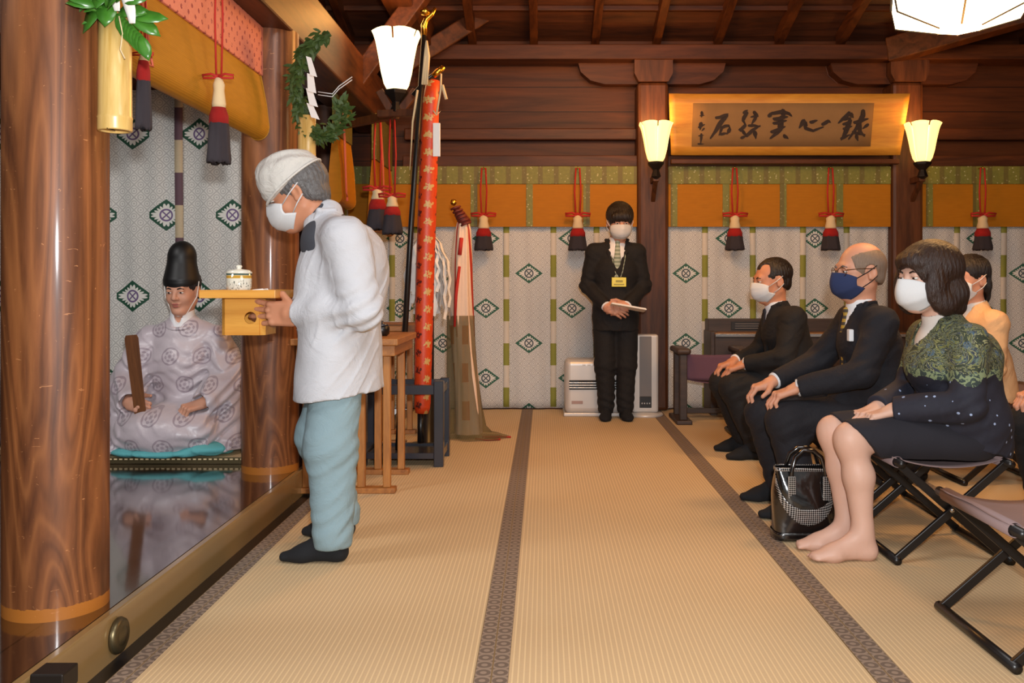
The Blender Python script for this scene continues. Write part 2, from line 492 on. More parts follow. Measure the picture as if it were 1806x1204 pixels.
# blinds
def blind(nm, rgb, ax='z'):
    m = M(nm); t = m.z; st = ((t/.0075).frac()-.5).abs(); n = m.noise(70, 3, m.vec(m.x*.15, m.y*.15, m.z)); c = srgb(*rgb)
    m.color(m.mix(tuple(v*.62 for v in c[:3])+(1,), c, n*.6+st*.8)).set(rough=.6, spec=.15); m.bump(st, .3, .003); return m.m
MT['blind'] = blind('mustard_blind', (188, 120, 24))
MT['blind_left'] = blind('mustard_rolled_blind', (196, 136, 40))
m = M('green_brocade')
v1 = m.voro(34); v2 = m.noise(48, 3); st = (m.x/.135).frac()
col = m.mix(srgb(98, 100, 34), srgb(134, 128, 50), v2)
col = m.mix(col, srgb(176, 170, 120), (v1.lt(.2)))
col = m.mix(col, srgb(92, 72, 30), st.lt(.3)*.6)
m.color(col).set(rough=.6); m.bump(v1, .3, .004); MT['green_brocade'] = m.m
m = M('pink_brocade')
a = ((m.y+m.z)/.07).frac()-.5; b = ((m.y-m.z)/.07).frac()-.5
d = (a*a+b*b).sqrt(); n = m.noise(90, 3)
col = m.mix(srgb(226, 142, 116), srgb(206, 116, 96), n)
col = m.mix(col, srgb(150, 62, 66), d.lt(.20)*(n.gt(.45)))
m.color(col).set(rough=.7); m.bump(d+n*.5, .25, .003); MT['pink_brocade'] = m.m
m = M('orange_red_brocade')
u = m.y.atan2(m.x)*.055+.02; a = (u/.058).frac()-.5; b = (m.z/.105+(u/.058).floor()*.5).frac()-.5
r = (a*a*.9+b*b*3.2).sqrt(); th = b.atan2(a)
pet = (th*6).sin()*.10+.34
flower = r.lt(pet); par = (u/.058).floor().mod(2.0)
col = m.mix(srgb(222, 78, 24), srgb(196, 52, 20), m.noise(60, 3))
col = m.mix(col, m.mix(srgb(92, 30, 20), srgb(206, 160, 92), par), flower*(m.noise(70, 2).gt(.40)))
m.color(col).set(rough=.45); m.bump(flower*.6+m.noise(200, 2)*.4, .3, .003); MT['red_brocade'] = m.m
# clothes
MT['coat_white'] = cloth('white_cotton', (194, 195, 200), .04, 300, .9, 6)
MT['cap_white'] = cloth('white_cotton_cap', (206, 203, 196), .05, 300, .9, 14)
MT['mint'] = cloth('pale_blue_green_cotton', (134, 158, 166), .08, 320, .92, 7)
MT['grey_knit'] = cloth('charcoal_knit', (66, 68, 76), .15)
MT['black_suit'] = cloth('black_suiting', (19, 17, 18), .2, 300, .85, 8)
MT['navy_suit'] = cloth('navy_black_suiting', (22, 20, 27), .2, 300, .85, 8)
MT['black_sock'] = cloth('black_knit_sock', (17, 18, 22), .2)
MT['shirt'] = cloth('white_shirt', (224, 224, 226), .04)
MT['blouse'] = cloth('white_blouse', (216, 208, 200), .04)
MT['cream_jacket'] = cloth('cream_jacket', (222, 176, 128), .06, 300, .9, 7)
MT['navy_mask'] = cloth('navy_mask_cloth', (38, 50, 88), .1)
MT['skirt_black'] = cloth('black_skirt_cloth', (30, 28, 36), .2)
MT['canvas'] = cloth('mauve_grey_canvas', (134, 112, 110), .1, 200)
MT['purple_cloth'] = cloth('dull_purple_cloth', (104, 72, 88), .15, 200)
MT['teal'] = cloth('turquoise_lining', (96, 176, 180), .1)
MT['tie_green'] = ribbon('striped_pale_tie', (176, 184, 168), (126, 140, 122), .03, .0)
MT['tie_gold'] = ribbon('gold_striped_tie', (176, 140, 50), (60, 48, 40), .03, .0)
MT['tie_dark'] = plain('dark_tie', (34, 32, 40), .6)
def skin(nm, rgb, red=.25):
    m = M(nm); c = srgb(*rgb); r = (c[0]*.86, c[1]*.62, c[2]*.55, 1)
    n = m.noise(14, 4)
    m.color(m.mix(c, r, n*red)).set(rough=.5, spec=.35, sss=.06)
    m.b.inputs['Subsurface Radius'].default_value = (.012, .005, .003)
    m.bump(m.noise(130, 3), .12, .002); return m.m
MT['skin_old'] = skin('tanned_skin', (196, 138, 106), .45)
MT['skin_mid'] = skin('warm_skin', (202, 148, 120), .4)
MT['skin_young'] = skin('young_skin', (200, 148, 122), .3)
MT['skin_lady'] = skin('pale_stockinged_skin', (206, 166, 146), .15)
def hairm(nm, c1, c2):
    m = M(nm); a = m.y.atan2(m.x); n = m.noise(26, 4, m.vec(a*1.6, m.z*2.0, m.x*1.5), .6, .4)
    m.color(m.mix(srgb(*c1), srgb(*c2), n)).set(rough=.42); m.bump(n, .7, .008); return m.m
MT['hair_black'] = hairm('black_hair', (16, 12, 11), (38, 27, 22))
MT['hair_brown'] = hairm('dark_brown_hair', (24, 15, 12), (58, 36, 26))
MT['hair_grey'] = hairm('grey_hair', (62, 60, 60), (112, 108, 106))
MT['hair_stubble'] = hairm('cropped_grey_hair', (110, 92, 78), (150, 126, 106))
MT['lip'] = plain('lip', (160, 84, 74), .5)
m = M('eye')
rr = (m.y*m.y+m.z*m.z).sqrt()
m.color(m.mix(srgb(220, 214, 206), srgb(26, 16, 12), rr.lt(.0062)*m.x.gt(0))).set(rough=.15); MT['eye'] = m.m
# priest robe: pale silvery cloth with round medallions
def robe(nm, c1, c2, c3):
    m = M(nm)
    w = m.noise(3.0, 2)*.05
    ry = (m.y+w)/.165; iz = (m.z+w*.6)/.15
    par = iz.floor().mod(2.0)*.5
    a = ((ry+par).frac()-.5)*.165; b = (iz.frac()-.5)*.15
    r = (a*a+b*b).sqrt(); th = b.atan2(a)
    ring = (r-.044).abs().lt(.0035).mx(r.lt(.042)*(((th*6).sin()*.5+(r*330).sin()*.6)).gt(.1)).mx(r.lt(.006))
    n = m.noise(7, 4)
    col = m.mix(srgb(*c1), srgb(*c2), n)
    col = m.mix(col, srgb(*c3), ring*.6)
    m.color(col).set(rough=.36, spec=.6, sheen=.2); m.bump(m.noise(9, 5, dist=.8)+ring*.05, .35, .015); return m.m
MT['robe'] = robe('pale_mauve_silk_robe', (204, 194, 198), (172, 158, 166), (126, 108, 120))
MT['robe_purple'] = robe('dark_purple_robe', (66, 46, 70), (48, 32, 52), (90, 66, 80))
MT['eboshi'] = plain('black_lacquered_hat', (14, 14, 15), .5)
# paisley jacket
m = M('paisley_and_navy_jacket')
edge = m.z+(m.noise(11, 3)-.5)*.10+((m.y+m.x)*46).sin()*.010
v = m.voro(15); n = m.noise(9, 3, dist=2.6); n3 = m.noise(38, 3, dist=1.5)
wv = ((n*40).sin()*.5+.5)
g = m.ramp(wv, [(.0, srgb(44, 52, 40)), (.35, srgb(72, 82, 44)), (.6, srgb(122, 122, 62)), (.8, srgb(92, 112, 104)), (1., srgb(46, 50, 62))])
g = m.mix(g, srgb(60, 84, 104), v.lt(.24)*n3.gt(.42))
g = m.mix(g, srgb(160, 156, 104), ((n*80).sin()).gt(.80)*.7)
g = m.mix(g, srgb(30, 36, 40), ((n*40+1.6).sin()).gt(.86)*.9)
band = (edge-.715).abs().lt(.022)
g = m.mix(g, m.mix(srgb(124, 136, 100), srgb(48, 60, 56), n3.gt(.50)), band)
st = m.voro(22)
nv = m.mix(srgb(34, 34, 48), srgb(26, 26, 36), m.noise(60, 3))
nv = m.mix(nv, srgb(150, 166, 198), st.lt(.13))
m.color(m.mix(nv, g, edge.gt(.70))).set(rough=.8); m.bump(n3, .25, .004); MT['paisley'] = m.m
# woven patent leather
m = M('black_patent_leather'); m.color(srgb(16, 14, 14)).set(rough=.16, spec=.7, coat=.7, coatr=.08); m.bump(m.noise(9, 3), .3, .02); MT['patent'] = m.m
m = M('woven_patent_strips')
a = ((m.x+m.z)/.0085).floor(); b = ((m.x-m.z+m.y)/.0085).floor(); ck = (a+b).mod(2.0)
m.color(m.mix(srgb(24, 22, 22), srgb(178, 174, 170), ck)).set(rough=.22, metal=.5); m.bump(ck, .5, .004); MT['woven'] = m.m
# lamps
def glow(nm, rgb, st):
    return M(nm).color((.8, .7, .5, 1)).set(rough=.4, ec=rgb+(1,), es=st).m
MT['lamp_glass'] = glow('lit_lantern_glass', (1, .60, .18), 1.9)
MT['lamp_glass_near'] = glow('lit_lantern_glass_near', (1, .72, .36), 2.6)
MT['lamp_glass_big'] = glow('lit_pendant_glass', (1, .74, .42), 9)
MT['plaque'] = wood('gilded_plaque_mount', (206, 148, 54), (178, 116, 36), 'x', .5, 10, 8)
MT['plaque_paper'] = cloth('aged_paper', (140, 106, 66), .2, 60)
MT['ink'] = plain('brush_ink', (40, 25, 18), .8)
MT['heater'] = plain('warm_grey_enamel', (202, 196, 190), .3, .15)
MT['heater_panel'] = plain('dull_pink_panel', (164, 132, 122), .4)
MT['dark_void'] = plain('dark_grille', (24, 20, 19), .5)
MT['grey_mesh'] = plain('grey_mesh_panel', (118, 112, 110), .6)
MT['red_light'] = plain('red_plastic', (170, 40, 30), .4)
MT['organ'] = wood('dark_organ_wood', (70, 52, 42), (44, 32, 26), 'x', .5, 10, 10)
MT['organ_lip'] = wood('organ_lip_wood', (150, 104, 56), (118, 78, 40), 'x', .4, 10, 10)
MT['badge'] = plain('yellow_badge', (220, 204, 44), .4)
MT['lcd'] = plain('brown_display', (96, 44, 24), .3)
# porcelain
m = M('painted_porcelain')
a = m.y.atan2(m.x); fig = m.noise(7, 3, m.vec(a*1.4, m.z*14, 0.0), .5, 1.0)
col = m.mix(srgb(224, 218, 200), srgb(52, 60, 52), fig.gt(.60)*m.z.lt(.060)*m.z.gt(.012))
col = m.mix(col, srgb(196, 150, 62), (m.z-.07).abs().lt(.006).mx((m.z-.006).abs().lt(.003)))
col = m.mix(col, srgb(70, 92, 82), (m.z-.080).abs().lt(.003))
m.color(col).set(rough=.12, coat=.5); MT['porcelain'] = m.m
m = M('green_leaf'); n = m.noise(30, 3)
m.color(m.mix(srgb(40, 92, 26), srgb(78, 136, 44), n)).set(rough=.28, spec=.6); MT['leaf'] = m.m
m = M('dull_fern_leaf'); n = m.noise(22, 3)
m.color(m.mix(srgb(36, 58, 22), srgb(72, 92, 34), n)).set(rough=.6); MT['fern'] = m.m
m = M('olive_gauze'); n = m.noise(150, 2)
m.color(m.mix(srgb(120, 104, 62), srgb(90, 78, 48), n)).set(rough=.8, alpha=.62); MT['gauze'] = m.m
m = M('cream_and_orange_silk'); st = (m.z/.26).frac(); a = m.y.atan2(m.x)
sg = (a*4).sin().gt(.3)
col = m.mix(srgb(224, 192, 164), m.mix(srgb(204, 112, 46), srgb(226, 186, 150), st.lt(.5)), sg*m.z.lt(.85))
col = m.mix(col, srgb(170, 50, 34), ((a*3+m.z*2).sin()).gt(.93)*m.z.gt(.7))
m.color(col).set(rough=.6); m.bump((a*12).sin()*.5+m.noise(30, 3), .3, .01); MT['staff_silk'] = m.m
# ================================================================ setting
ST = 'structure'
bx('floor', (-1.10, -1.6, -.05), (5.6, 7.84, 0), MT['tatami'], bevel=0, kind=ST)
for i, (a, b) in enumerate(((-1.168, -1.098), (-.190, -.097), (.886, .980), (1.96, 2.055), (3.03, 3.125), (4.10, 4.195))):
    o = MB().box((0, -1.6, -.02), (b-a, 7.8, .0025)).build('trim_%d' % (i+1), MT['heri'], kind=ST)
    o.location.x = a
bx('trim_7', (-1.234, -1.6, -.05), (-1.166, 7.8, -.012), MT['black_wood'], bevel=0, kind=ST)
bx('floor_boards', (-5.0, -1.6, -.05), (-1.262, 6.6, .12), MT['floorboards'], bevel=0, kind=ST)
bx('sill_beam', (-1.2615, -1.6, -.05), (-1.232, 6.9, .1205), MT['sill'], bevel=.005, kind=ST)
# round pillars
for (x, y, mt) in ((-1.43, 2.66, 'pillar'), (-1.395, 4.62, 'pillar'), (-1.596, 6.6, 'pillar_dark')):
    z0 = .12 if y < 6 else 0
    o = MB().lathe([(.141, 0), (.1412, .5), (.141, 2.34-z0)], n=64).build('pillar', MT[mt], smooth=True, kind=ST)
    o.location = (x, y, z0)
    e = o.modifiers.new('s', 'EDGE_SPLIT')
bx('beam', (-1.56, .3, 2.33), (-1.265, 7.6, 2.66), MT['beam_y'], bevel=.012, kind=ST)
bx('beam', (-5, 4.5, 2.30), (-1.57, 4.75, 2.62), MT['beam_x'], bevel=.012, kind=ST)
bx('beam', (-1.12, .3, 3.0), (-.92, 7.6, 3.25), MT['beam_y'], bevel=.012, kind=ST)
# walls
bx('wall_back', (-2.2, 7.85, 0), (5.6, 8.0, 4.9), MT['wallboards'], bevel=0, kind=ST)
bx('wall_left', (-5.1, -1.6, 0), (-5.0, 8.0, 4.9), MT['wallboards'], bevel=0, kind=ST)
bx('wall_right', (5.6, -1.6, 0), (5.7, 8.0, 4.9), MT['wallboards'], bevel=0, kind=ST)
bx('wall_left_upper', (-5.0, 5.62, 2.2), (-1.57, 5.72, 4.2), MT['wallboards'], bevel=0, kind=ST)
bx('wall_left_lower', (-5.0, 5.66, .12), (-1.76, 5.74, 2.2), MT['wallboards'], bevel=0, kind=ST)
bx('wall_left_rear', (-1.84, 6.76, 0), (-1.76, 7.85, 3.4), MT['wallboards'], bevel=0, kind=ST)
# square pillars of the back wall, with blocks and bracket arms on top
for x in (-1.93, .914, 3.057, 5.25):
    bx('pillar', (x-.132, 7.62, 0), (x+.132, 7.88, 2.765), MT['pillar_dark'], bevel=.03, kind=ST)
    MB().prism([(x-.12, 2.765), (x+.12, 2.765), (x+.155, 2.83), (x+.155, 2.935), (x-.155, 2.935), (x-.155, 2.83)], 'y', 7.58, 7.9).build('pillar_block', MT['pillar_dark'], bevel=.006, kind=ST)
    pr = [(x-.62, 2.94), (x-.60, 2.87), (x-.52, 2.80), (x-.40, 2.768), (x+.40, 2.768), (x+.52, 2.80), (x+.60, 2.87), (x+.62, 2.94)]
    MB().prism(pr, 'y', 7.70, 7.84).build('bracket_beam', MT['beam_x'], bevel=.006, kind=ST)
bx('beam', (-2.0, 7.56, 2.94), (5.6, 7.8, 3.065), MT['beam_x'], bevel=.008, kind=ST)
bx('beam', (-1.2, 7.68, 2.06), (5.6, 7.84, 2.155), MT['beam_x'], bevel=.006, kind=ST)
bx('beam', (-1.2, 7.76, 2.30), (5.6, 7.86, 2.40), MT['beam_x'], bevel=.01, kind=ST)
bx('baseboard_back', (-1.4, 7.74, 0), (5.6, 7.86, .055), MT['beam_x'], bevel=.004, kind=ST)
# roof: stepped boards sloping up towards the middle of the hall
SL = .286
def roofz(y): return 3.19+(7.8-y)*SL
rb = MB()
y = 7.95
while y > 2.2:
    rb.add([(-5, y, roofz(y)-.02), (5.6, y, roofz(y)-.02), (5.6, y-.21, roofz(y-.21)+.0), (-5, y-.21, roofz(y-.21)+.0),
            (-5, y, roofz(y)+.03), (5.6, y, roofz(y)+.03), (5.6, y-.21, roofz(y-.21)+.05), (-5, y-.21, roofz(y-.21)+.05)],
           [(0, 1, 2, 3), (7, 6, 5, 4), (0, 4, 5, 1), (3, 2, 6, 7), (0, 3, 7, 4), (1, 5, 6, 2)])
    y -= .20
rb.build('ceiling', MT['roof'], kind=ST)
bx('ceiling_flat', (-5, -1.6, roofz(2.2)), (5.6, 2.3, roofz(2.2)+.1), MT['roof'], bevel=0, kind=ST)
bx('beam', (-5, 2.1, roofz(2.2)-.3), (5.6, 2.35, roofz(2.2)), MT['beam_x'], bevel=.01, kind=ST)
for k in range(-7, 10):
    x = -.608+.52*k
    if x > 5.3 or x < -4.9: continue
    MB().bar((x, 7.72, roofz(7.72)-.075), (x, 2.3, roofz(2.3)-.075), .068, .11).build('rafter_beam', MT['beam_y'], bevel=.005, kind=ST)
for yy in (7.33, 6.98):
    MB().box((-5, yy-.025, roofz(yy)-.055), (5.6, yy+.025, roofz(yy)-.015)).build('batten_beam', MT['beam_x'], bevel=.004, kind=ST)
MB().bar((2.9, 7.62, 3.02), (4.9, 6.0, 3.36), .16, .2).build('hip_beam', MT['beam_y'], bevel=.01, kind=ST)
MB().bar((-1.3, 7.3, 2.72), (-.25, 7.66, 3.5), .12, .14).build('brace_beam', MT['beam_y'], bevel=.01, kind=ST)
MB().bar((-1.35, 6.4, 2.45), (-.62, 6.4, 3.45), .13, .13, (0, 1, 0)).build('brace_beam', MT['beam_y'], bevel=.01, kind=ST)

# ================================================================ hangings on the back wall
def curtain(name, x0, x1, y, z0, z1, mt, label, ox, ribs, rmat, ph=0):
    o = thing(name, (ox, y, 0), label, 'curtain')
    f = lambda u, v: ((x0+(x1-x0)*u)-ox, .010*math.sin((x0+(x1-x0)*u)*16+ph)*(1.1-v)+.006*math.sin((x0+(x1-x0)*u)*41+v*3), z0+(z1-z0)*v)
    MB().grid(f, int((x1-x0)/.025), 24).build('cloth', mt, o, smooth=True, solid=.004)
    for rx in ribs:
        b = MB()
        g = lambda u, v, rx=rx: (rx-ox+.05*(u-.5), f((rx-x0)/(x1-x0), v)[1]-.012+.004*math.sin(v*9+rx*7), z0+.01+(z1-z0-.02)*v)
        b.grid(g, 2, 20).build('ribbon', rmat, o, smooth=True, solid=.003)
    return o
def bxp(px): return (px-960)*7.72/1600
curtain('curtain', -1.75, .782, 7.722, .012, 1.62, MT['curtain'], 'white patterned curtain on the back wall behind the fan heater', -.131, [bxp(p) for p in (612, 652, 692, 735, 815, 893, 976, 1052)], MT['ribbon'])
curtain('curtain', 1.046, 2.925, 7.722, .012, 1.62, MT['curtain'], 'white patterned curtain behind the organ, between the two lantern pillars', 1.206, [bxp(p) for p in (1243, 1327, 1415, 1493)], MT['ribbon'], 1)
curtain('curtain', 3.19, 5.1, 7.722, .012, 1.62, MT['curtain'], 'white patterned curtain beyond the right lantern pillar, behind the woman in cream', 4.07, [bxp(p) for p in (1688, 1769, 1850, 1930)], MT['ribbon'], 2)
curtain('curtain', -3.95, -1.53, 5.60, .125, 2.26, MT['curtain_left'], 'white patterned curtain with a purple ribbon behind the kneeling priest', -2.334, [-2.25, -3.3], MT['ribbon_purple'])
o = thing('curtain', (-1.66, 7.2, 0), 'white patterned curtain in the left rear corner behind the tray bearer', 'curtain')
MB().grid(lambda u, v: (.010*math.sin(u*20)*(1.1-v), -.42+.9*u, .012+2.0*v), 30, 12).build('cloth', MT['curtain_side'], o, smooth=True, solid=.004)
for ry in (-.1, .3):
    MB().grid(lambda u, v: (.018, ry+.05*(u-.5), .02+1.98*v), 2, 12).build('ribbon', MT['ribbon'], o, solid=.003)

def back_blind(x0, x1, label, strips):
    o = thing('bamboo_blind', ((x0+x1)/2, 7.67, 1.55), label, 'blind'); c = (x0+x1)/2
    MB().box((x0-c, -.006, 0), (x1-c, .006, .375)).build('screen', MT['blind'], o)
    MB().box((x0-c, -.016, .36), (x1-c, .008, .51)).build('brocade_band', MT['green_brocade'], o, bevel=.003)
    for s in strips:
        MB().box((s-c-.028, -.012, .002), (s-c+.028, -.0065, .36)).build('brocade_strip', MT['green_brocade'], o)
def hooks(o): pass
back_blind(-1.70, .782, 'mustard bamboo blind with green brocade above the fan heater', [bxp(p) for p in (660, 760, 837, 934, 1034)])
back_blind(1.046, 2.925, 'mustard bamboo blind with green brocade below the calligraphy plaque', [bxp(p) for p in (1187, 1278, 1378, 1477)])
back_blind(3.19, 5.1, 'mustard bamboo blind with green brocade beyond the right lantern pillar', [bxp(p) for p in (1634, 1716, 1815, 1915)])

# ---- tassels
def tassel(x, y, ztop, zbow, zred, zdark, zbot, r, label, group, lean=0, hook=0):
    """two cords from ztop to a bow, a pale wrap, a red band and a dark skirt of threads"""
    o = thing('tassel', (x, y, zbot), label, 'tassel', group)
    zt, zb, zr, zd = ztop-zbot, zbow-zbot, zred-zbot, zdark-zbot
    L = lambda z: lean*(z-zb)/(zt-zb) if z > zb else 0
    b = MB()
    for s in (-1, 1):
        b.tube([(s*r*.22+L(zb), 0, zb), (s*r*.34+L((zb+zt)/2), 0, (zb+zt)/2), (s*r*.2+L(zt), 0, zt)], r*.09, 6)
    b.build('cord', MT['red_cord'], o, smooth=True)
    b = MB()
    for s in (-1, 1):
        b.tube([(0, -r*.2, zb), (s*r*.6, -r*.25, zb+r*.22), (s*r*1.35, -r*.2, zb+r*.12), (s*r*1.3, -r*.15, zb-r*.10), (s*r*.5, -r*.2, zb-r*.12), (0, -r*.2, zb)], r*.11, 6)
    b.lathe([(0, -r*.28), (r*.3, -r*.12), (r*.3, r*.15), (0, r*.3)], (0, 0, zb), 10)
    b.build('bow', MT['red_cord'], o, smooth=True)
    if hook: MB().tube([(0, -.012, zt-.004), (0, 0, zt+.004), (0, hook, zt+.004)], .006, 8).build('hook', MT['gold'], o, smooth=True)
    MB().lathe([(r*.30, zr-.002), (r*.56, zr), (r*.60, zr+(zb-zr)*.12), (r*.46, zr+(zb-zr)*.55), (r*.5, zr+(zb-zr)*.75), (r*.3, zb-.004)], n=20).build('wrap', MT['white_knob'], o, smooth=True)
    MB().lathe([(r*.6, zd-.004), (r*.82, zd), (r*.80, (zd+zr)/2), (r*.58, zr), (r*.4, zr+.003)], n=24).build('red_band', MT['tassel_red'], o, smooth=True)
    n = 40; b = MB(); rg = random.Random(int(abs(x*1000)))
    vs = []; prof = [(.78, zd+.004), (.86, zd*.7), (.95, zd*.35), (1.0, .012), (.96, 0), (.5, .006)]
    for q, z in prof:
        for k in range(n):
            a = 2*PI*k/n; w = 1+(.045*math.sin(k*7.3)+.03*rg.uniform(-1, 1))*(1 if q > .6 else 0)
            vs.append((q*r*w*math.cos(a), q*r*w*math.sin(a), max(z+(rg.uniform(-.008, .008) if z < .02 else 0), -.004)))
    b.add(vs, [(i*n+k, (i+1)*n+k, (i+1)*n+(k+1) % n, i*n+(k+1) % n) for i in range(len(prof)-1) for k in range(n)]+[tuple((len(prof)-1)*n+k for k in range(n))])
    b.build('thread_skirt', MT['tassel_dark'], o, smooth=True)
    return o
G = 'tassels along the back wall'
k = 7.58/1600
zz = lambda py, Y: 1.06+(502-py)*Y/1600
for px, lb in ((853, 'black and red tassel in front of the blind beside the brocade banner'), (1019, 'black and red tassel beside the head of the man standing in a suit'),
               (1296, 'black and red tassel below the left part of the calligraphy plaque'), (1465, 'black and red tassel hanging just left of the bald man\'s head'),
               (1733, 'black and red tassel above the woman in the cream jacket')):
    tassel((px-960)*k, 7.58, zz(296, 7.58), zz(379, 7.58), zz(403, 7.58), zz(417, 7.58), zz(441, 7.58), .078, lb, G, 0, .10)
G2 = 'tassels in front of the left blind'
tassel((386-960)*3.62/1600, 3.62, 2.36, zz(136, 3.62), zz(190, 3.62), zz(218, 3.62), zz(288, 3.62), .046, 'large red and dark tassel hanging from the left blind near the second pillar', G2)
tassel((253-960)*2.95/1600, 2.95, 2.36, zz(96, 2.95), zz(108, 2.95), zz(143, 2.95), zz(228, 2.95), .026, 'red and dark tassel half behind the bamboo vase on the near pillar', G2)
G3 = 'tassels behind the tray bearer'
tassel((666-960)*6.06/1600, 6.06, zz(206, 6.06), zz(333, 6.06), zz(352, 6.06), zz(370, 6.06), zz(405, 6.06), .072, 'red and dark tassel hanging directly behind the shoulder of the tray bearer', G3, 0)
tassel((692-960)*5.93/1600, 5.93, zz(206, 5.93), zz(345, 5.93), zz(365, 5.93), zz(380, 5.93), zz(413, 5.93), .066, 'lower red and dark tassel beside the black staff', G3, 0)

# ---- rolled blinds along the left row of pillars
def roll_blind(x, y0, y1, zt, zm, zb, label, r=.055, band='pink_brocade', scr='blind_left', xs=0):
    o = thing('rolled_blind', (x, (y0+y1)/2, zb), label, 'blind'); h = (y1-y0)/2
    zt -= zb; zm -= zb
    pr = []
    for i in range(17):
        a = PI*1.5-PI*2*i/16*.82
        pr.append((r*math.cos(a)*.9, r+r*math.sin(a)))
    poly = [(.008, zm+.02), (r*.72, zm*.55), (r*.95, r*1.2)]+[(r*.95*math.cos(-t*PI/10), r*1.05+r*1.05*math.sin(-t*PI/10)) for t in range(0, 11)]+[(-r*.9, r*1.2), (-r*.6, zm*.55), (-.008, zm+.02)]
    MB().prism(poly, 'y', -h, h).build('screen', MT[scr], o, smooth=True, bevel=.004).modifiers.new('e', 'EDGE_SPLIT')
    MB().box((-.014, -h-.01, zm), (.022, h+.01, zt)).build('brocade_band', MT[band], o, bevel=.003)
    b = MB()
    yy = -h*.72
    b.tube([(.03, yy, zt), (.05, yy, zm), (r+.012, yy+.01, r*1.6), (r+.015, yy+.04, r*1.1)], .005, 6)
    b.tube([(.03, yy+.03, zt), (.05, yy+.03, zm), (r+.012, yy+.03, r*1.6), (r+.015, yy+.04, r*1.1), (r+.012, yy+.06, r*.6), (r+.012, yy+.02, r*.6), (r+.012, yy+.035, r*1.1)], .005, 6)
    b.build('cord', plain('pale_red_cord', (196, 96, 70), .7) if 'prc' not in MT else MT['prc'], o, smooth=True)
    return o
MT['prc'] = plain('pale_red_cord', (196, 96, 70), .7)
roll_blind(-1.41, 2.82, 4.47, 2.33, 2.09, 1.775, 'mustard rolled blind with a pink brocade band between the two round pillars')
roll_blind(-1.40, 6.05, 6.50, 2.345, 2.06, 1.60, 'short mustard blind with green edging hanging behind the tray bearer\'s shoulder', .05, 'green_brocade', 'blind')
roll_blind(-1.28, 6.80, 7.50, 2.345, 2.0, 1.46, 'farther mustard blind beside the black staff in the rear corner', .05, 'green_brocade', 'blind')

# ---- plaque with brush writing
pl = thing('calligraphy_plaque', (2.005, 7.56, 2.14), 'long gilded plaque with five large brush characters between the two wall lanterns', 'plaque')
def plq(px, py, off=0):
    u = (px-1388)/208.5; v = (272-py)/102.0      # u -1..1, v 0..1
    return Vector((u*.985, -.0-.12*v+.0-off+.03*u*u*0-.035*max(0, abs(u)-.80)*2.2, .485*v))
b = MB()
f = lambda u, v: (plq(1388+208.5*((u*2-1)*(.965+.035*v)), 272-102*v))
b.grid(f, 40, 6).build('mount', MT['plaque'], pl, smooth=True, solid=.03)
b = MB()
b.grid(lambda u, v: plq(1222+(1536-1222)*u, 258-72*v, .019), 12, 3).build('paper', MT['plaque_paper'], pl, smooth=True, solid=.004)
A = lambda pts: [(1170+x/8.209, 160+y/8.209) for x, y in pts]
B = lambda pts: [(1380+x/8.209, 160+y/8.209) for x, y in pts]
chars = [
 [(A([(550, 330), (560, 370), (550, 400)]), 30), (A([(530, 385), (590, 380)]), 16), (A([(550, 480), (545, 520), (540, 570)]), 42), (A([(515, 545), (600, 505)]), 26), (A([(600, 555), (565, 590)]), 20), (A([(560, 630), (560, 700), (555, 770)]), 26), (A([(515, 770), (600, 772)]), 18), (A([(520, 660), (595, 650)]), 14)],
 [(A([(755, 412), (820, 400), (880, 375), (925, 362)]), 40), (A([(915, 370), (840, 460), (765, 590), (695, 690)]), 52), (A([(855, 535), (838, 590), (815, 650)]), 30), (A([(850, 550), (900, 520), (945, 520), (970, 560)]), 36), (A([(965, 560), (950, 600), (930, 632)]), 40), (A([(830, 640), (880, 628), (930, 622)]), 32)],
 [(A([(1150, 350), (1200, 312)]), 42), (A([(1205, 340), (1160, 410), (1150, 450), (1190, 510)]), 40), (A([(1190, 510), (1110, 585), (1165, 590)]), 40), (A([(1150, 595), (1210, 660)]), 34), (A([(1130, 690), (1205, 658)]), 34), (A([(1205, 665), (1290, 580), (1395, 522)]), 42), (A([(1295, 330), (1345, 385), (1262, 402)]), 42), (A([(1335, 400), (1275, 500)]), 34), (A([(1230, 520), (1300, 515), (1395, 532)]), 34), (A([(1325, 600), (1345, 690)]), 46)],
 [(A([(1510, 395), (1560, 340)]), 46), (A([(1560, 350), (1700, 318), (1790, 350), (1835, 385)]), 54), (A([(1705, 305), (1735, 420)]), 56), (A([(1585, 425), (1775, 400)]), 56), (A([(1585, 485), (1765, 452)]), 46), (A([(1690, 400), (1690, 545), (1640, 620), (1560, 690)]), 62), (A([(1560, 605), (1650, 570), (1750, 535)]), 50), (A([(1745, 650), (1805, 692)]), 46)],
 [(B([(300, 445), (275, 490), (240, 545)]), 54), (B([(318, 470), (330, 550), (440, 588), (575, 540)]), 44), (B([(385, 472), (480, 450)]), 44), (B([(560, 505), (640, 452), (672, 472)]), 46)],
 [(B([(940, 340), (870, 410), (798, 480)]), 50), (B([(955, 355), (995, 405)]), 48), (B([(850, 435), (965, 415)]), 36), (B([(860, 502), (965, 462)]), 36), (B([(960, 440), (905, 610), (855, 710)]), 52), (B([(870, 565), (985, 530)]), 38), (B([(845, 700), (965, 645)]), 34), (B([(1130, 310), (1135, 380), (1060, 550), (960, 700)]), 52), (B([(1015, 475), (1205, 428)]), 50), (B([(1085, 440), (1110, 600), (1180, 662)]), 46), (B([(1005, 605), (1185, 645)]), 40), (B([(1222, 500), (1150, 560)]), 34), (B([(1060, 650), (1090, 722)]), 38)],
]
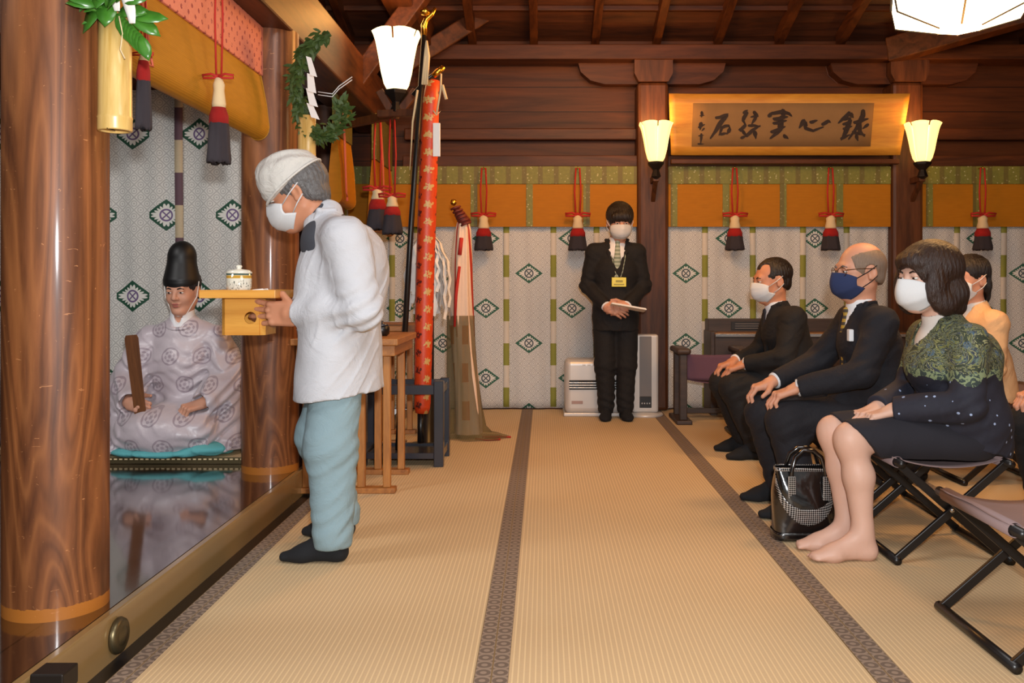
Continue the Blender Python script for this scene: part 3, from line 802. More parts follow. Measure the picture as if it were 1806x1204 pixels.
for ch in chars:
    b = MB()
    for pts, w in ch:
        w = w/8.209*.0047*.64
        P3 = [plq(x, y, .0225) for x, y in pts]
        # smooth the stroke
        Q = []
        for i in range(len(P3)-1):
            for t in range(4): Q.append(P3[i].lerp(P3[i+1], t/4))
        Q.append(P3[-1])
        n = len(Q); vs = []
        for i, p in enumerate(Q):
            d = (Q[min(i+1, n-1)]-Q[max(i-1, 0)]).normalized(); s = Vector((d.z, 0, -d.x)).normalized()
            t = i/(n-1); ww = w*(.62+.5*math.sin(PI*min(1, t*1.15+.12)))*(1-.35*max(0, t-.75)/.25)
            vs += [p+s*ww, p-s*ww]
        e0 = Q[0]-(Q[1]-Q[0]).normalized()*w*.5; e1 = Q[-1]+(Q[-1]-Q[-2]).normalized()*w*.6
        vs += [e0, e1]
        b.add(vs, [(2*i, 2*i+1, 2*i+3, 2*i+2) for i in range(n-1)]+[(2*n, 1, 0), (2*n+1, 2*n-2, 2*n-1)])
    b.build('brush_character', MT['ink'], pl, solid=.002)
MB().box((-.95, -.02, -.075), (.95, .04, -.035)).build('support_rail', MT['beam_x'], pl, bevel=.006)

# ---- lanterns
def lantern(x, y, z0, h, r, label, glass, arm, ang=0):
    o = thing('wall_lantern', (x, y, z0), label, 'lantern', 'lit glass lanterns')
    n = 6
    prof = [(r*.36, 0), (r*.50, h*.10), (r*.62, h*.30), (r*.72, h*.55), (r*.84, h*.80), (r*1.0, h)]
    for k in range(n):
        a0 = 2*PI*k/n+ang+.045; a1 = 2*PI*(k+1)/n+ang-.045
        b = MB()
        def fn(u, v):
            q = v*(len(prof)-1); i = min(int(q), len(prof)-2); t = q-i
            R = prof[i][0]*(1-t)+prof[i+1][0]*t; z = prof[i][1]*(1-t)+prof[i+1][1]*t
            z += (-.035*h*(2*u-1)**2 if v > .99 else 0)
            p0 = Vector((math.cos(a0), math.sin(a0), 0)); p1 = Vector((math.cos(a1), math.sin(a1), 0))
            p = p0.lerp(p1, u)*R; return (p.x, p.y, z)
        b.grid(fn, 4, 10).build('glass_panel', glass, o, smooth=True, solid=.005)
    MB().lathe([(r*.10, -h*.42), (r*.30, -h*.36), (r*.18, -h*.2), (r*.34, -h*.12), (r*.46, -h*.06), (r*.5, 0), (r*.36, .004)], n=6, ang=ang).build('base', MT['iron'], o, bevel=.003)
    b = MB()
    for p, q, w in arm: b.bar(p, q, w, w)
    b.build('bracket', MT['pillar_dark'], o, bevel=.004)
    return o
zl = zz(288, 7.42)
for px, lb in ((1157, 'lit glass lantern on the pillar left of the calligraphy plaque'), (1627, 'lit glass lantern on the pillar right of the calligraphy plaque')):
    lantern((px-960)*7.42/1600, 7.42, zz(286, 7.42), .325, .148, lb, MT['lamp_glass'], [((0, -.0, -.13), (0, .22, -.13), .05), ((0, .02, -.14), (0, .22, -.30), .035)], PI/6)
lantern(-.962, 5.9, zz(160, 5.9), .385, .165, 'large lit glass lantern on a wooden arm beside the brocade banner', MT['lamp_glass_near'],
        [((0, 0, -.155), (-.62, .55, -.155), .05), ((-.12, 0, -.15), (.26, -.06, -.15), .045), ((.02, 0, -.14), (.13, 0, .0), .05), ((-.03, 0, -.14), (-.11, 0, -.0), .05)], PI/6)
# pendant
pd = thing('pendant_lamp', (2.06, 4.5, 2.33), 'large glowing six-sided glass pendant lamp above the seated guests', 'lamp')
b = MB()
b.lathe([(.11, 0), (.335, .07), (.355, .16), (.33, .165)], n=6, ang=.18).build('glass_shade', MT['lamp_glass_big'], pd, solid=.006)
b = MB()
for kk in range(6):
    a = 2*PI*kk/6+.18; c, s_ = math.cos(a), math.sin(a)
    b.tube([(.11*c, .11*s_, -.003), (.338*c, .338*s_, .067), (.358*c, .358*s_, .165)], .006, 6)
b.lathe([(.34, .16), (.37, .165), (.37, .185), (.1, .25), (.03, .26)], n=6, ang=.18)
b.build('frame', MT['iron'], pd)
MB().tube([(0, 0, .25), (0, 0, roofz(4.5)-2.33-.02)], .012, 8).build('rod', MT['iron'], pd, smooth=True)
# ================================================================ people
V3 = lambda *a: np.array(a, float)
def Rm(yaw=0, pitch=0, roll=0):
    return np.array(Matrix.Rotation(math.radians(yaw), 3, 'Z') @ Matrix.Rotation(math.radians(pitch), 3, 'Y') @ Matrix.Rotation(math.radians(roll), 3, 'X'))

def head_prims(s, c, R, hs=1.0, ears=True, nose=1.0):
    T = lambda x, y, z: c+R@(V3(x, y, z)*hs)
    el = lambda p, r, k=.02, sub=False: s.ell(T(*p), V3(*r)*hs, R, k*hs, sub)
    rc = lambda p, q, a, b, k=.02, sub=False: s.rc(T(*p), T(*q), a*hs, b*hs, k*hs, None, sub)
    el((-.018, 0, .035), (.095, .077, .085))
    el((.020, 0, -.022), (.070, .063, .092), .03)
    for y in (-1, 1):
        rc((-.012, .05*y, -.055), (.055, .018*y, -.100), .020, .019, .03)
        el((.052, .036*y, -.030), (.026, .024, .026), .02)
    el((.072, 0, -.098), (.018, .022, .016), .02)
    rc((.078, -.034, .026), (.078, .034, .026), .011, .011, .02)
    for y in (-1, 1): el((.098, .031*y, .006), (.014, .017, .0085), .008, True)
    for y in (-1, 1):
        el((.084, .031*y, .012), (.009, .016, .0055), .004)
    rc((.088, 0, .012), (.103, 0, -.022), .0085, .0125*nose, .012)
    for y in (-1, 1): el((.093, .013*y, -.026), (.010, .008, .008), .006)
    el((.086, 0, -.054), (.010, .024, .0062), .008)
    el((.083, 0, -.066), (.010, .020, .0066), .006)
    rc((.099, -.02, -.0597), (.099, .02, -.0597), .003, .003, .003, True)
    if ears:
        for y in (-1, 1):
            Re = R @ Rm(-18*y, 8, 0)
            s.ell(T(-.012, .080*y, -.004), V3(.020, .0085, .033)*hs, Re, .006*hs)
            s.ell(T(-.010, .089*y, -.002), V3(.011, .006, .020)*hs, Re, .004*hs, True)
            el((-.004, .078*y, -.026), (.009, .007, .010), .006)

def hand(s, w, f, n, side, sc=1.08, curl=(25, 30, 20), spread=7, thumb=.6, fl=None):
    """w wrist, f finger direction, n direction the palm faces, side +1 left / -1 right"""
    w = np.array(w, float); f = np.array(f, float); f /= np.linalg.norm(f)
    n = np.array(n, float); n = n-f*(n@f); n /= np.linalg.norm(n)
    t = np.cross(n, f)*side
    R = np.stack([f, t, n], 1)
    s.rc(w-f*.02*sc, w+f*.03*sc, .024*sc, .022*sc, .02, (t, 1.25))
    s.box(w+f*.048*sc, V3(.046, .041, .0135)*sc, R, .013*sc, .014)
    s.ell(w+f*.035*sc+t*.024*sc+n*.010*sc, V3(.034, .018, .016)*sc, R, .012)
    bases = [(.092, .030, .0), (.097, .0105, 0), (.093, -.0095, 0), (.084, -.029, 0)]
    lens = [(.040, .025, .020), (.045, .028, .021), (.041, .026, .021), (.032, .020, .018)]
    for i in range(4):
        sp = math.radians((1.4-i)*spread)
        d = f*math.cos(sp)+t*math.sin(sp)
        p = w+(f*bases[i][0]+t*bases[i][1])*sc
        s.ell(p-n*.004*sc, V3(.012, .0105, .0115)*sc, R, .006)
        a = 0
        for j in range(3):
            a += math.radians(curl[j]+(i*2.5 if j == 0 else 0))
            q = p+(d*math.cos(a)+n*math.sin(a))*lens[i][j]*sc
            r0 = (.0098, .0090, .0082)[j]*sc*(.92 if i == 3 else 1); r1 = (.0090, .0082, .0070)[j]*sc*(.92 if i == 3 else 1)
            s.rc(p, q, r0, r1, .0035); p = q
    tb = w+(f*.028+t*.034+n*.006)*sc
    d1 = f*.62+t*thumb+n*.35; d1 /= np.linalg.norm(d1)
    tq = tb+d1*.044*sc; s.rc(tb, tq, .0135*sc, .0110*sc, .008)
    d2 = f*.85+t*thumb*.35+n*.25; d2 /= np.linalg.norm(d2)
    s.rc(tq, tq+d2*.034*sc, .0108*sc, .0085*sc, .005)

def person(J, label, rz, skin, feet=None, hs=1.08, hres=.0045, hands=(), legs=True, ears=True, name='person', eo=.52):
    root = thing(name, J['root'], label, 'person', None, rz)
    s = SDF(); R = J['R']; H = V3(*J['head'])
    head_prims(s, H, R, hs, ears)
    nk = V3(*J['neck'])
    s.rc(H+R@(V3(-.022, 0, -.055)*hs), nk, .050*hs, .056, .03)
    pel, ch = V3(*J['pel']), V3(*J['chest'])
    s.rc(pel, ch, .085, .095, .04, ((0, 1, 0), 1.4)); s.rc(ch, nk, .09, .05, .05)
    fine = [(H-.15*hs, H+.15*hs, hres)]
    for sd in 'LR':
        sh, e, w = V3(*J['sh'+sd]), V3(*J['el'+sd]), V3(*J['wr'+sd])
        s.rc(nk, sh, .045, .045, .03); s.rc(sh, e, .043, .036, .02); s.rc(e, w, .036, .026, .02)
        if legs:
            h, k_, a = V3(*J['hip'+sd]), V3(*J['kn'+sd]), V3(*J['an'+sd])
            s.rc(h, k_, .072, .05, .03)
            if feet: feet(s, k_, a, sd)
            else: s.rc(k_, a, .05, .034, .03)
    for sd, kw in hands:
        w = V3(*J['wr'+sd]); hand(s, w, side=1 if sd == 'L' else -1, **kw)
        f = V3(*kw['f']); f /= np.linalg.norm(f); c = w+f*.09
        fine.append((c-.11, c+.11, .004))
    body = s.build('body', skin, root, .016, fine)
    # eyes and brows
    for y in (-1, 1):
        e = MB()
        e.lathe([(0, -.0100), (.006, -.0085), (.0098, -.004), (.0108, 0), (.0098, .004), (.006, .0085), (0, .0100)], n=14)
        e.v = [(p[0]*.80*hs, p[1]*1.25*hs, p[2]*eo*hs) for p in e.v]
        o = e.build('eye', MT['eye'], root, smooth=True)
        o.matrix_basis = Matrix.Translation(Vector(H+R@(V3(.0825, .031*y, .005)*hs))) @ Matrix(R.tolist()).to_4x4()
    return root

def brow(root, J, m, hs=1.08, th=.0042):
    H = V3(*J['head']); R = J['R']
    for y in (-1, 1):
        P = [H+R@(V3(*p)*hs) for p in ((.0915, .016*y, .024), (.0905, .030*y, .029), (.0815, .047*y, .023))]
        MB().tube([tuple(p) for p in P], [th*.9, th, th*.5], 8).build('eyebrow', m, root, smooth=True)

def mask(root, J, m, hs=1.08, pleat=True, wide=1.0, strap=None, drop=0, out=0.0):
    H = V3(*J['head']); R = J['R']
    T = lambda p: tuple(H+R@(V3(*p)*hs))
    def fn(u, v):
        a = (u*2-1); th = a*1.20*wide
        z = .004-.122*v
        # outline of the cover: top bends to the cheeks, bottom tucks under the chin
        edge = abs(a)**2
        z += edge*(-.026*(1-v)+.050*v)-drop*v
        bul = math.sin(PI*min(1, v*.92+.08))
        x = .022+(.072+.024*bul+out)*math.cos(th)-(.030*max(0, v-.72)/.28 if v > .72 else 0)+.016*math.exp(-(a*3.4)**2)*(1-v)
        y = .079*math.sin(th)*(.96+.05*bul)
        if pleat: x += .0022*(((v*3.2) % 1)-.5)*(1-edge)
        return T((x, y, z))
    MB().grid(fn, 28, 22).build('face_mask', m, root, smooth=True, solid=.0045)
    st = strap or m
    for sd in (-1, 1):
        b = MB()
        for v in (.06, .92):
            u = .5+.5*sd
            p = V3(*fn(u, v)); e = H+R@(V3(-.030, .088*sd, .022 if v < .5 else -.020)*hs)
            md = (p+e)/2+R@(V3(0, .010*sd, 0)*hs)
            b.tube([tuple(p), tuple(md), tuple(e)], .0021*hs, 6)
        b.build('ear_loop', st, root, smooth=True)

def hair(root, J, m, hs=1.08, kind='short', name='hair'):
    H = V3(*J['head']); R = J['R']; s = SDF()
    T = lambda *p: H+R@(V3(*p)*hs)
    el = lambda p, r, k=.012, sub=False: s.ell(T(*p), V3(*r)*hs, R, k, sub)
    if kind == 'short':
        el((-.022, 0, .040), (.103, .087, .091)); el((-.052, 0, -.015), (.056, .074, .066))
        el((.100, 0, -.040), (.080, .10, .098), .01, True); el((.010, 0, -.085), (.10, .11, .055), .01, True)
        for y in (-1, 1): el((-.004, .088*y, -.008), (.026, .03, .036), .004, True)
    elif kind == 'receding':
        el((-.024, 0, .040), (.102, .086, .088)); el((-.052, 0, -.015), (.055, .073, .064))
        el((.110, 0, -.030), (.085, .10, .110), .01, True); el((.010, 0, -.085), (.10, .11, .055), .01, True)
        for y in (-1, 1): el((-.004, .088*y, -.008), (.026, .03, .036), .004, True); el((.060, .050*y, .070), (.04, .03, .04), .01, True)
    elif kind == 'bald':
        el((-.020, 0, .026), (.101, .0865, .086)); el((-.052, 0, -.02), (.054, .072, .060))
        el((.140, 0, -.010), (.092, .15, .150), .01, True); el((.010, 0, -.085), (.10, .11, .055), .01, True); el((.015, 0, .128), (.125, .076, .060), .012, True)
        for y in (-1, 1): el((-.004, .088*y, -.008), (.026, .03, .036), .004, True)
    elif kind == 'fringe':
        el((-.018, 0, .040), (.110, .095, .098)); el((-.045, 0, -.01), (.066, .082, .07)); el((.070, 0, .045), (.038, .07, .045))
        el((.128, 0, -.055), (.070, .12, .085), .008, True); el((.030, 0, -.105), (.12, .12, .062), .01, True)
        for y in (-1, 1): el((.006, .095*y, -.015), (.022, .028, .032), .004, True)
    elif kind == 'fringe_side':
        # fringe with sideburns
        el((-.022, 0, .040), (.104, .088, .092)); el((-.055, 0, -.015), (.056, .075, .066))
        el((.105, 0, -.048), (.080, .10, .090), .01, True); el((.010, 0, -.085), (.10, .11, .055), .01, True)
    elif kind == 'bob':
        el((-.020, 0, .038), (.118, .102, .100)); el((-.045, 0, -.055), (.100, .104, .085)); el((-.060, 0, -.105), (.075, .085, .045))
        for y in (-1, 1): el((.030, .078*y, -.030), (.045, .026, .080)); el((.0, .085*y, -.085), (.05, .024, .045))
        el((.060, 0, .062), (.048, .070, .042))
        el((.118, 0, -.050), (.078, .072, .100), .010, True)
        el((.030, 0, -.120), (.085, .066, .10), .010, True)
    elif kind == 'back':
        el((-.024, 0, .040), (.104, .088, .090)); el((-.060, 0, -.03), (.056, .078, .09)); el((-.070, 0, -.09), (.045, .06, .05))
        el((.110, 0, -.030), (.085, .10, .108), .01, True); el((.020, 0, -.105), (.095, .11, .070), .01, True)
    ph = random.Random(len(root.name)+int(abs(H[0])*999)).uniform(0, 6)
    A = R.T
    def post(X, Y, Z, d):
        x = A[0, 0]*(X-H[0])+A[0, 1]*(Y-H[1])+A[0, 2]*(Z-H[2]); y = A[1, 0]*(X-H[0])+A[1, 1]*(Y-H[1])+A[1, 2]*(Z-H[2]); z = A[2, 0]*(X-H[0])+A[2, 1]*(Y-H[1])+A[2, 2]*(Z-H[2])
        th = np.arctan2(y, x+.02)
        g = .55 if kind == 'bob' else (.3 if kind == 'bald' else 1)
        return d+g*(.0022*np.sin(th*34+z*26+ph)+.0014*np.sin(th*71-z*40+x*30))
    s.post(post)
    return s.build(name, m, root, .0055*hs)

def folds(amp=.004, fr=22, seed=0, pts=()):
    """cloth folds: slow ripples, stronger near the bends listed in pts"""
    r = np.random.RandomState(seed); ph = r.uniform(0, 6, 8)
    def fn(X, Y, Z, d):
        q = np.sin(X*fr*.5+2.1*np.sin(Z*fr*.35+ph[0])+ph[1]+Y*fr*.3)*np.sin(Z*fr*.55+1.5*np.sin(Y*fr*.5+ph[2])+ph[3])
        q2 = np.sin((Z*.8+X*1.0)*fr*1.5+2.6*np.sin(Y*fr*.8+Z*fr*.35+ph[4])+ph[5])
        g = amp*(q+.35*q2-.8*np.exp(-(q2*3.0)**2)*np.clip(q+.4, 0, 1))
        for p, rad, a in pts:
            w = np.exp(-((X-p[0])**2+(Y-p[1])**2+(Z-p[2])**2)/(rad*rad))
            g = g+a*w*np.sin(((X-p[0])*.5+(Z-p[2])*1.0)*95+2.2*np.sin((Y-p[1])*26+ph[6]))
        return d+g
    return fn

def axis_frame(d):
    d = np.array(d)/np.linalg.norm(d); u = np.cross(d, (0, 0, 1) if abs(d[2]) < .9 else (0, 1, 0)); u /= np.linalg.norm(u)
    return np.stack([d, u, np.cross(d, u)], 1)

def jacket(root, J, m, name='jacket', tr=(.125, .128), fl=(1.3, 1.42), arm=(.068, .056, .043), vneck=True, hem=None, extra=None, seed=1, back=0, res=.0065, vdep=.30, vw=.062, amp=.003, cuff=.018, ela=.0045, shk=.03):
    s = SDF(); pel, ch, nk = V3(*J['pel']), V3(*J['chest']), V3(*J['neck'])
    s.rc(pel, ch, tr[0], tr[1], .04, ((0, 1, 0), fl[0])); s.rc(ch, ch*.55+nk*.45, tr[1]*.95, .10, .05, ((0, 1, 0), fl[1]))
    s.rc(nk-V3(0, 0, .02), nk+V3(-.012, 0, .018), .074, .064, .03)
    pts = []; cuts = []
    for sd in 'LR':
        sh, e, w = V3(*J['sh'+sd]), V3(*J['el'+sd]), V3(*J['wr'+sd])
        s.rc(nk+V3(0, 0, -.035), sh, .058, arm[0]*.98, .05)
        s.rc(sh, e, arm[0], arm[1], shk)
        d = (w-e)/np.linalg.norm(w-e)
        s.rc(e, w-d*cuff, arm[1], arm[2], .02)
        cuts.append((w+d*(.06-cuff*.2), d, arm[2]*1.2))
        pts += [(e, .11, ela), (sh, .12, .002)]
    if extra: extra(s)
    R = J['R']; H = V3(*J['head'])
    fw = J.get('front', V3(1, 0, 0))
    # collar opening
    s.rc(nk+V3(0.0, 0, .01), H+R@V3(-.02, 0, -.08), .054, .075, .005, None, True)
    if vneck:
        a = nk+fw*(.052)+V3(0, 0, -.005); up = (nk-ch)/np.linalg.norm(nk-ch)
        b = nk-up*vdep+fw*(tr[1]*1.0)
        s.rc(a, b, vw, .004, .004, None, True)
    if hem is not None:
        for n, c in hem: s.plane(n, c)
    s.post(folds(amp, 22, seed, pts))
    for c, d, q in cuts: s.box(c, (.06, q, q), axis_frame(d), .001, .001, True)
    o = s.build(name, m, root, res)
    return o

def lapels(root, J, m, tr=.128, vdep=.30, w=.052, name='lapel', vw=.062):
    """a flat turned-back lapel along each edge of the opening"""
    ch, nk = V3(*J['chest']), V3(*J['neck']); fw = J.get('front', V3(1, 0, 0))
    up = (nk-ch)/np.linalg.norm(nk-ch)
    a = nk+fw*.052+V3(0, 0, -.005); b = nk-up*vdep+fw*tr
    for sd in (-1, 1):
        P = [nk+V3(-.050, .040*sd, .030), nk+V3(.004, .074*sd, .022)]
        for t in (.25, .5, .75, 1.0):
            P.append(a+(b-a)*t+V3(0, sd*(vw*(1-t)+.016), 0)+fw*(.004+.004*t))
        s = SDF()
        R_ = (.011, .013, .014, .014, .012, .006)
        for i in range(5):
            s.rc(P[i], P[i+1], R_[i], R_[i+1], .01, (V3(-.1, sd*.8, .35), 1.7))
        s.build(name, m, root, .0045)

def shirt(root, J, m, tr=.118, fl=1.35, name='shirt', cuffs=True, cw=.041, deep=.34):
    s = SDF(); ch, nk = V3(*J['chest']), V3(*J['neck']); fw = J.get('front', V3(1, 0, 0))
    up = (nk-ch)/np.linalg.norm(nk-ch); H = V3(*J['head']); R = J['R']
    s.rc(nk-up*deep, nk-up*.10, tr*.95, tr*.86, .03, ((0, 1, 0), fl)); s.rc(nk-up*.10, nk+up*.012, tr*.8, .067, .04)
    s.rc(nk, nk+(H-nk)*.30, .066, .062, .01)
    ax = (H-nk)/np.linalg.norm(H-nk)
    s.rc(nk, H, .0565, .0565, .002, None, True)
    s.box(nk+(H-nk)*.27+ax*.06, (.06, .13, .13), axis_frame(ax), .001, .001, True)
    s.plane(-up, -((nk-up*deep)@up))
    s.build(name, m, root, .0042)
    if cuffs:
        for sd in 'LR':
            e, w = V3(*J['el'+sd]), V3(*J['wr'+sd]); d = (w-e)/np.linalg.norm(w-e)
            MB().tube([tuple(w-d*.045), tuple(w-d*.012), tuple(w+d*.004)], [cw, cw, cw*.97], 20).build('shirt_cuff', m, root, smooth=True)

def tie(root, J, m, tr=.118, ln=.30):
    ch, nk = V3(*J['chest']), V3(*J['neck']); fw = J.get('front', V3(1, 0, 0)); up = (nk-ch)/np.linalg.norm(nk-ch)
    s = SDF(); t0 = nk+fw*.068+up*.005
    s.rc(t0, t0-up*.035+fw*.010, .020, .013, .01)
    m1 = nk-up*.11+fw*(tr*.93)
    s.rc(t0-up*.032+fw*.014, m1, .014, .018, .006, ((0, 1, 0), 1.4)); s.rc(m1, nk-up*ln+fw*(tr*1.04), .018, .024, .006, ((0, 1, 0), 1.5))
    s.build('necktie', m, root, .0055)

def trousers(root, J, m, r=(.105, .085, .066), hem=.05, seed=2, pelr=(.13, .17, .12), res=.0065, amp=.004, fr=13):
    s = SDF(); pts = []
    s.ell(V3(*J['pel'])+V3(0, 0, -.03), pelr, None, .04)
    for sd in 'LR':
        h, k_, a = V3(*J['hip'+sd]), V3(*J['kn'+sd]), V3(*J['an'+sd])
        s.rc(h, k_, r[0], r[1], .04); s.rc(k_, a, r[1]*.98, r[2], .03)
        pts += [(k_+V3(-.03, 0, -.02), .11, .005), (a+V3(0, 0, .05), .09, .006)]
    s.plane((0, 0, -1), -hem)
    s.post(folds(amp, fr, seed, pts))
    return s.build('trousers', m, root, res)

def foot_prims(s, a, toe, sc=1.0, bare=False):
    a = V3(*a); t = V3(*toe); d = t-a; d[2] = 0; L = np.linalg.norm(d); d /= L; l = np.array([-d[1], d[0], 0])
    b = V3(a[0], a[1], 0)
    s.rc(a+V3(0, 0, .05), b-d*.015+V3(0, 0, .036), .036*sc, .034*sc, .02)
    s.rc(b-d*.02+V3(0, 0, .034), b+d*L*.55+V3(0, 0, .030), .033*sc, .030*sc, .03, (l, 1.15))
    s.rc(a+V3(0, 0, .01)+d*.01, b+d*L*.62+V3(0, 0, .028), .034*sc, .024*sc, .03)
    s.rc(b+d*L*.55+V3(0, 0, .026), b+d*(L-.018)+V3(0, 0, .020), .026*sc, .018*sc, .03, (l, 1.65))

def socks(root, J, m, toes, name='sock', res=.006):
    for sd in 'LR':
        s = SDF(); foot_prims(s, J['an'+sd], toes[sd]); s.rc(V3(*J['an'+sd]), V3(*J['an'+sd])+V3(0, 0, .10), .040, .046, .02)
        s.plane((0, 0, -1), -.002)
        s.build(name, m, root, res)

# ------------------------------------------------ the server carrying the tray (faces image left)
J = dict(root=(-.80, 3.66, 0), pel=(.015, 0, .84), chest=(.035, 0, 1.12), neck=(.085, 0, 1.325), head=(.195, 0, 1.425), R=Rm(3, 24, 0),
         shL=(-.035, .185, 1.235), elL=(-.115, .235, .965), wrL=(.165, .118, .945), shR=(.05, -.18, 1.235), elR=(.02, -.24, .98), wrR=(.165, -.165, .955),
         hipL=(.01, .095, .80), knL=(.025, .15, .43), anL=(.01, .175, .095), hipR=(.02, -.095, .80), knR=(.135, -.13, .43), anR=(.055, -.165, .095), front=V3(.97, 0, -.22))
P = person(J, 'elderly man in a white coat and white cap bowing over the wooden tray he carries', PI, MT['skin_old'], hs=1.15, hres=.0042, eo=.3,
           hands=[('L', dict(f=(1, -.10, .03), n=(.0, -1, .05), curl=(8, 12, 10), spread=6, thumb=.55, sc=1.2)), ('R', dict(f=(1, .05, .0), n=(0, 1, 0), curl=(8, 12, 10), spread=5, thumb=.5, sc=1.1))])
def coat_extra(s):
    s.rc((.02, 0, .96), (.025, 0, .55), .148, .180, .04, ((0, 1, 0), 1.50))
    s.ell((-.045, 0, 1.10), (.125, .20, .21), None, .05)
    s.ell((.10, 0, 1.02), (.09, .15, .20), None, .05)
    s.ell((-.07, .20, 1.10), (.07, .065, .15), None, .04)
    s.ell((-.115, .215, .985), (.06, .065, .08), None, .04)
jacket(P, J, MT['coat_white'], 'coat', tr=(.138, .140), fl=(1.28, 1.30), arm=(.075, .070, .047), extra=coat_extra, hem=[((-.12, 0, -1), -.625)], vdep=.34, vw=.056, amp=.0046, ela=.008, cuff=.0, res=.006, seed=4, shk=.07)
shirt(P, J, MT['grey_knit'], tr=.132, name='knit_top', cuffs=False, deep=.30)
lapels(P, J, MT['coat_white'], tr=.140, vdep=.33, name='coat_collar', vw=.056)
trousers(P, J, MT['mint'], r=(.108, .100, .080), hem=.052, seed=5, amp=.0042, res=.006, pelr=(.12, .16, .11), fr=11)
socks(P, J, MT['black_sock'], dict(L=(.215, .185, 0), R=(.225, -.175, 0)))
mask(P, J, MT['tissue'], 1.15)
hair(P, J, MT['hair_grey'], 1.15, 'fringe_side')
brow(P, J, MT['hair_grey'], 1.15)
# cloth cap, tilted down over the brow
H = V3(*J['head']); R = J['R']
s = SDF(); T = lambda *p: H+R@(V3(*p)*1.15)
s.ell(T(-.005, 0, .060), V3(.116, .097, .090)*1.15, R, .02); s.ell(T(.010, 0, .095), V3(.100, .088, .062)*1.15, R, .03); s.ell(T(.055, 0, .040), V3(.058, .075, .05)*1.15, R, .02)
n = R@V3(-.34, 0, -1); n /= np.linalg.norm(n); c = T(0, 0, .036)
s.plane(n, n@c)
s.post(folds(.0035, 46, 9, [(T(-.03, .03, .15), .09, .006), (T(.05, .0, .15), .08, .005)]))
s.build('cap', MT['cap_white'], P, .006)
s = SDF()
# cap band
b = MB(); 
ex = R@V3(1, 0, .0); 
for i in (0,):
    ring = []
    for k in range(40):
        a = 2*PI*k/40; q = V3(-.004+.1155*math.cos(a), .0965*math.sin(a), 0); q[2] = .036-.34*(q[0]-0)+.004
        ring.append(tuple(T(*q)))
    b.tube(ring+[ring[0]], .0055, 6)
b.build('cap_hem', MT['cap_white'], P, smooth=True)

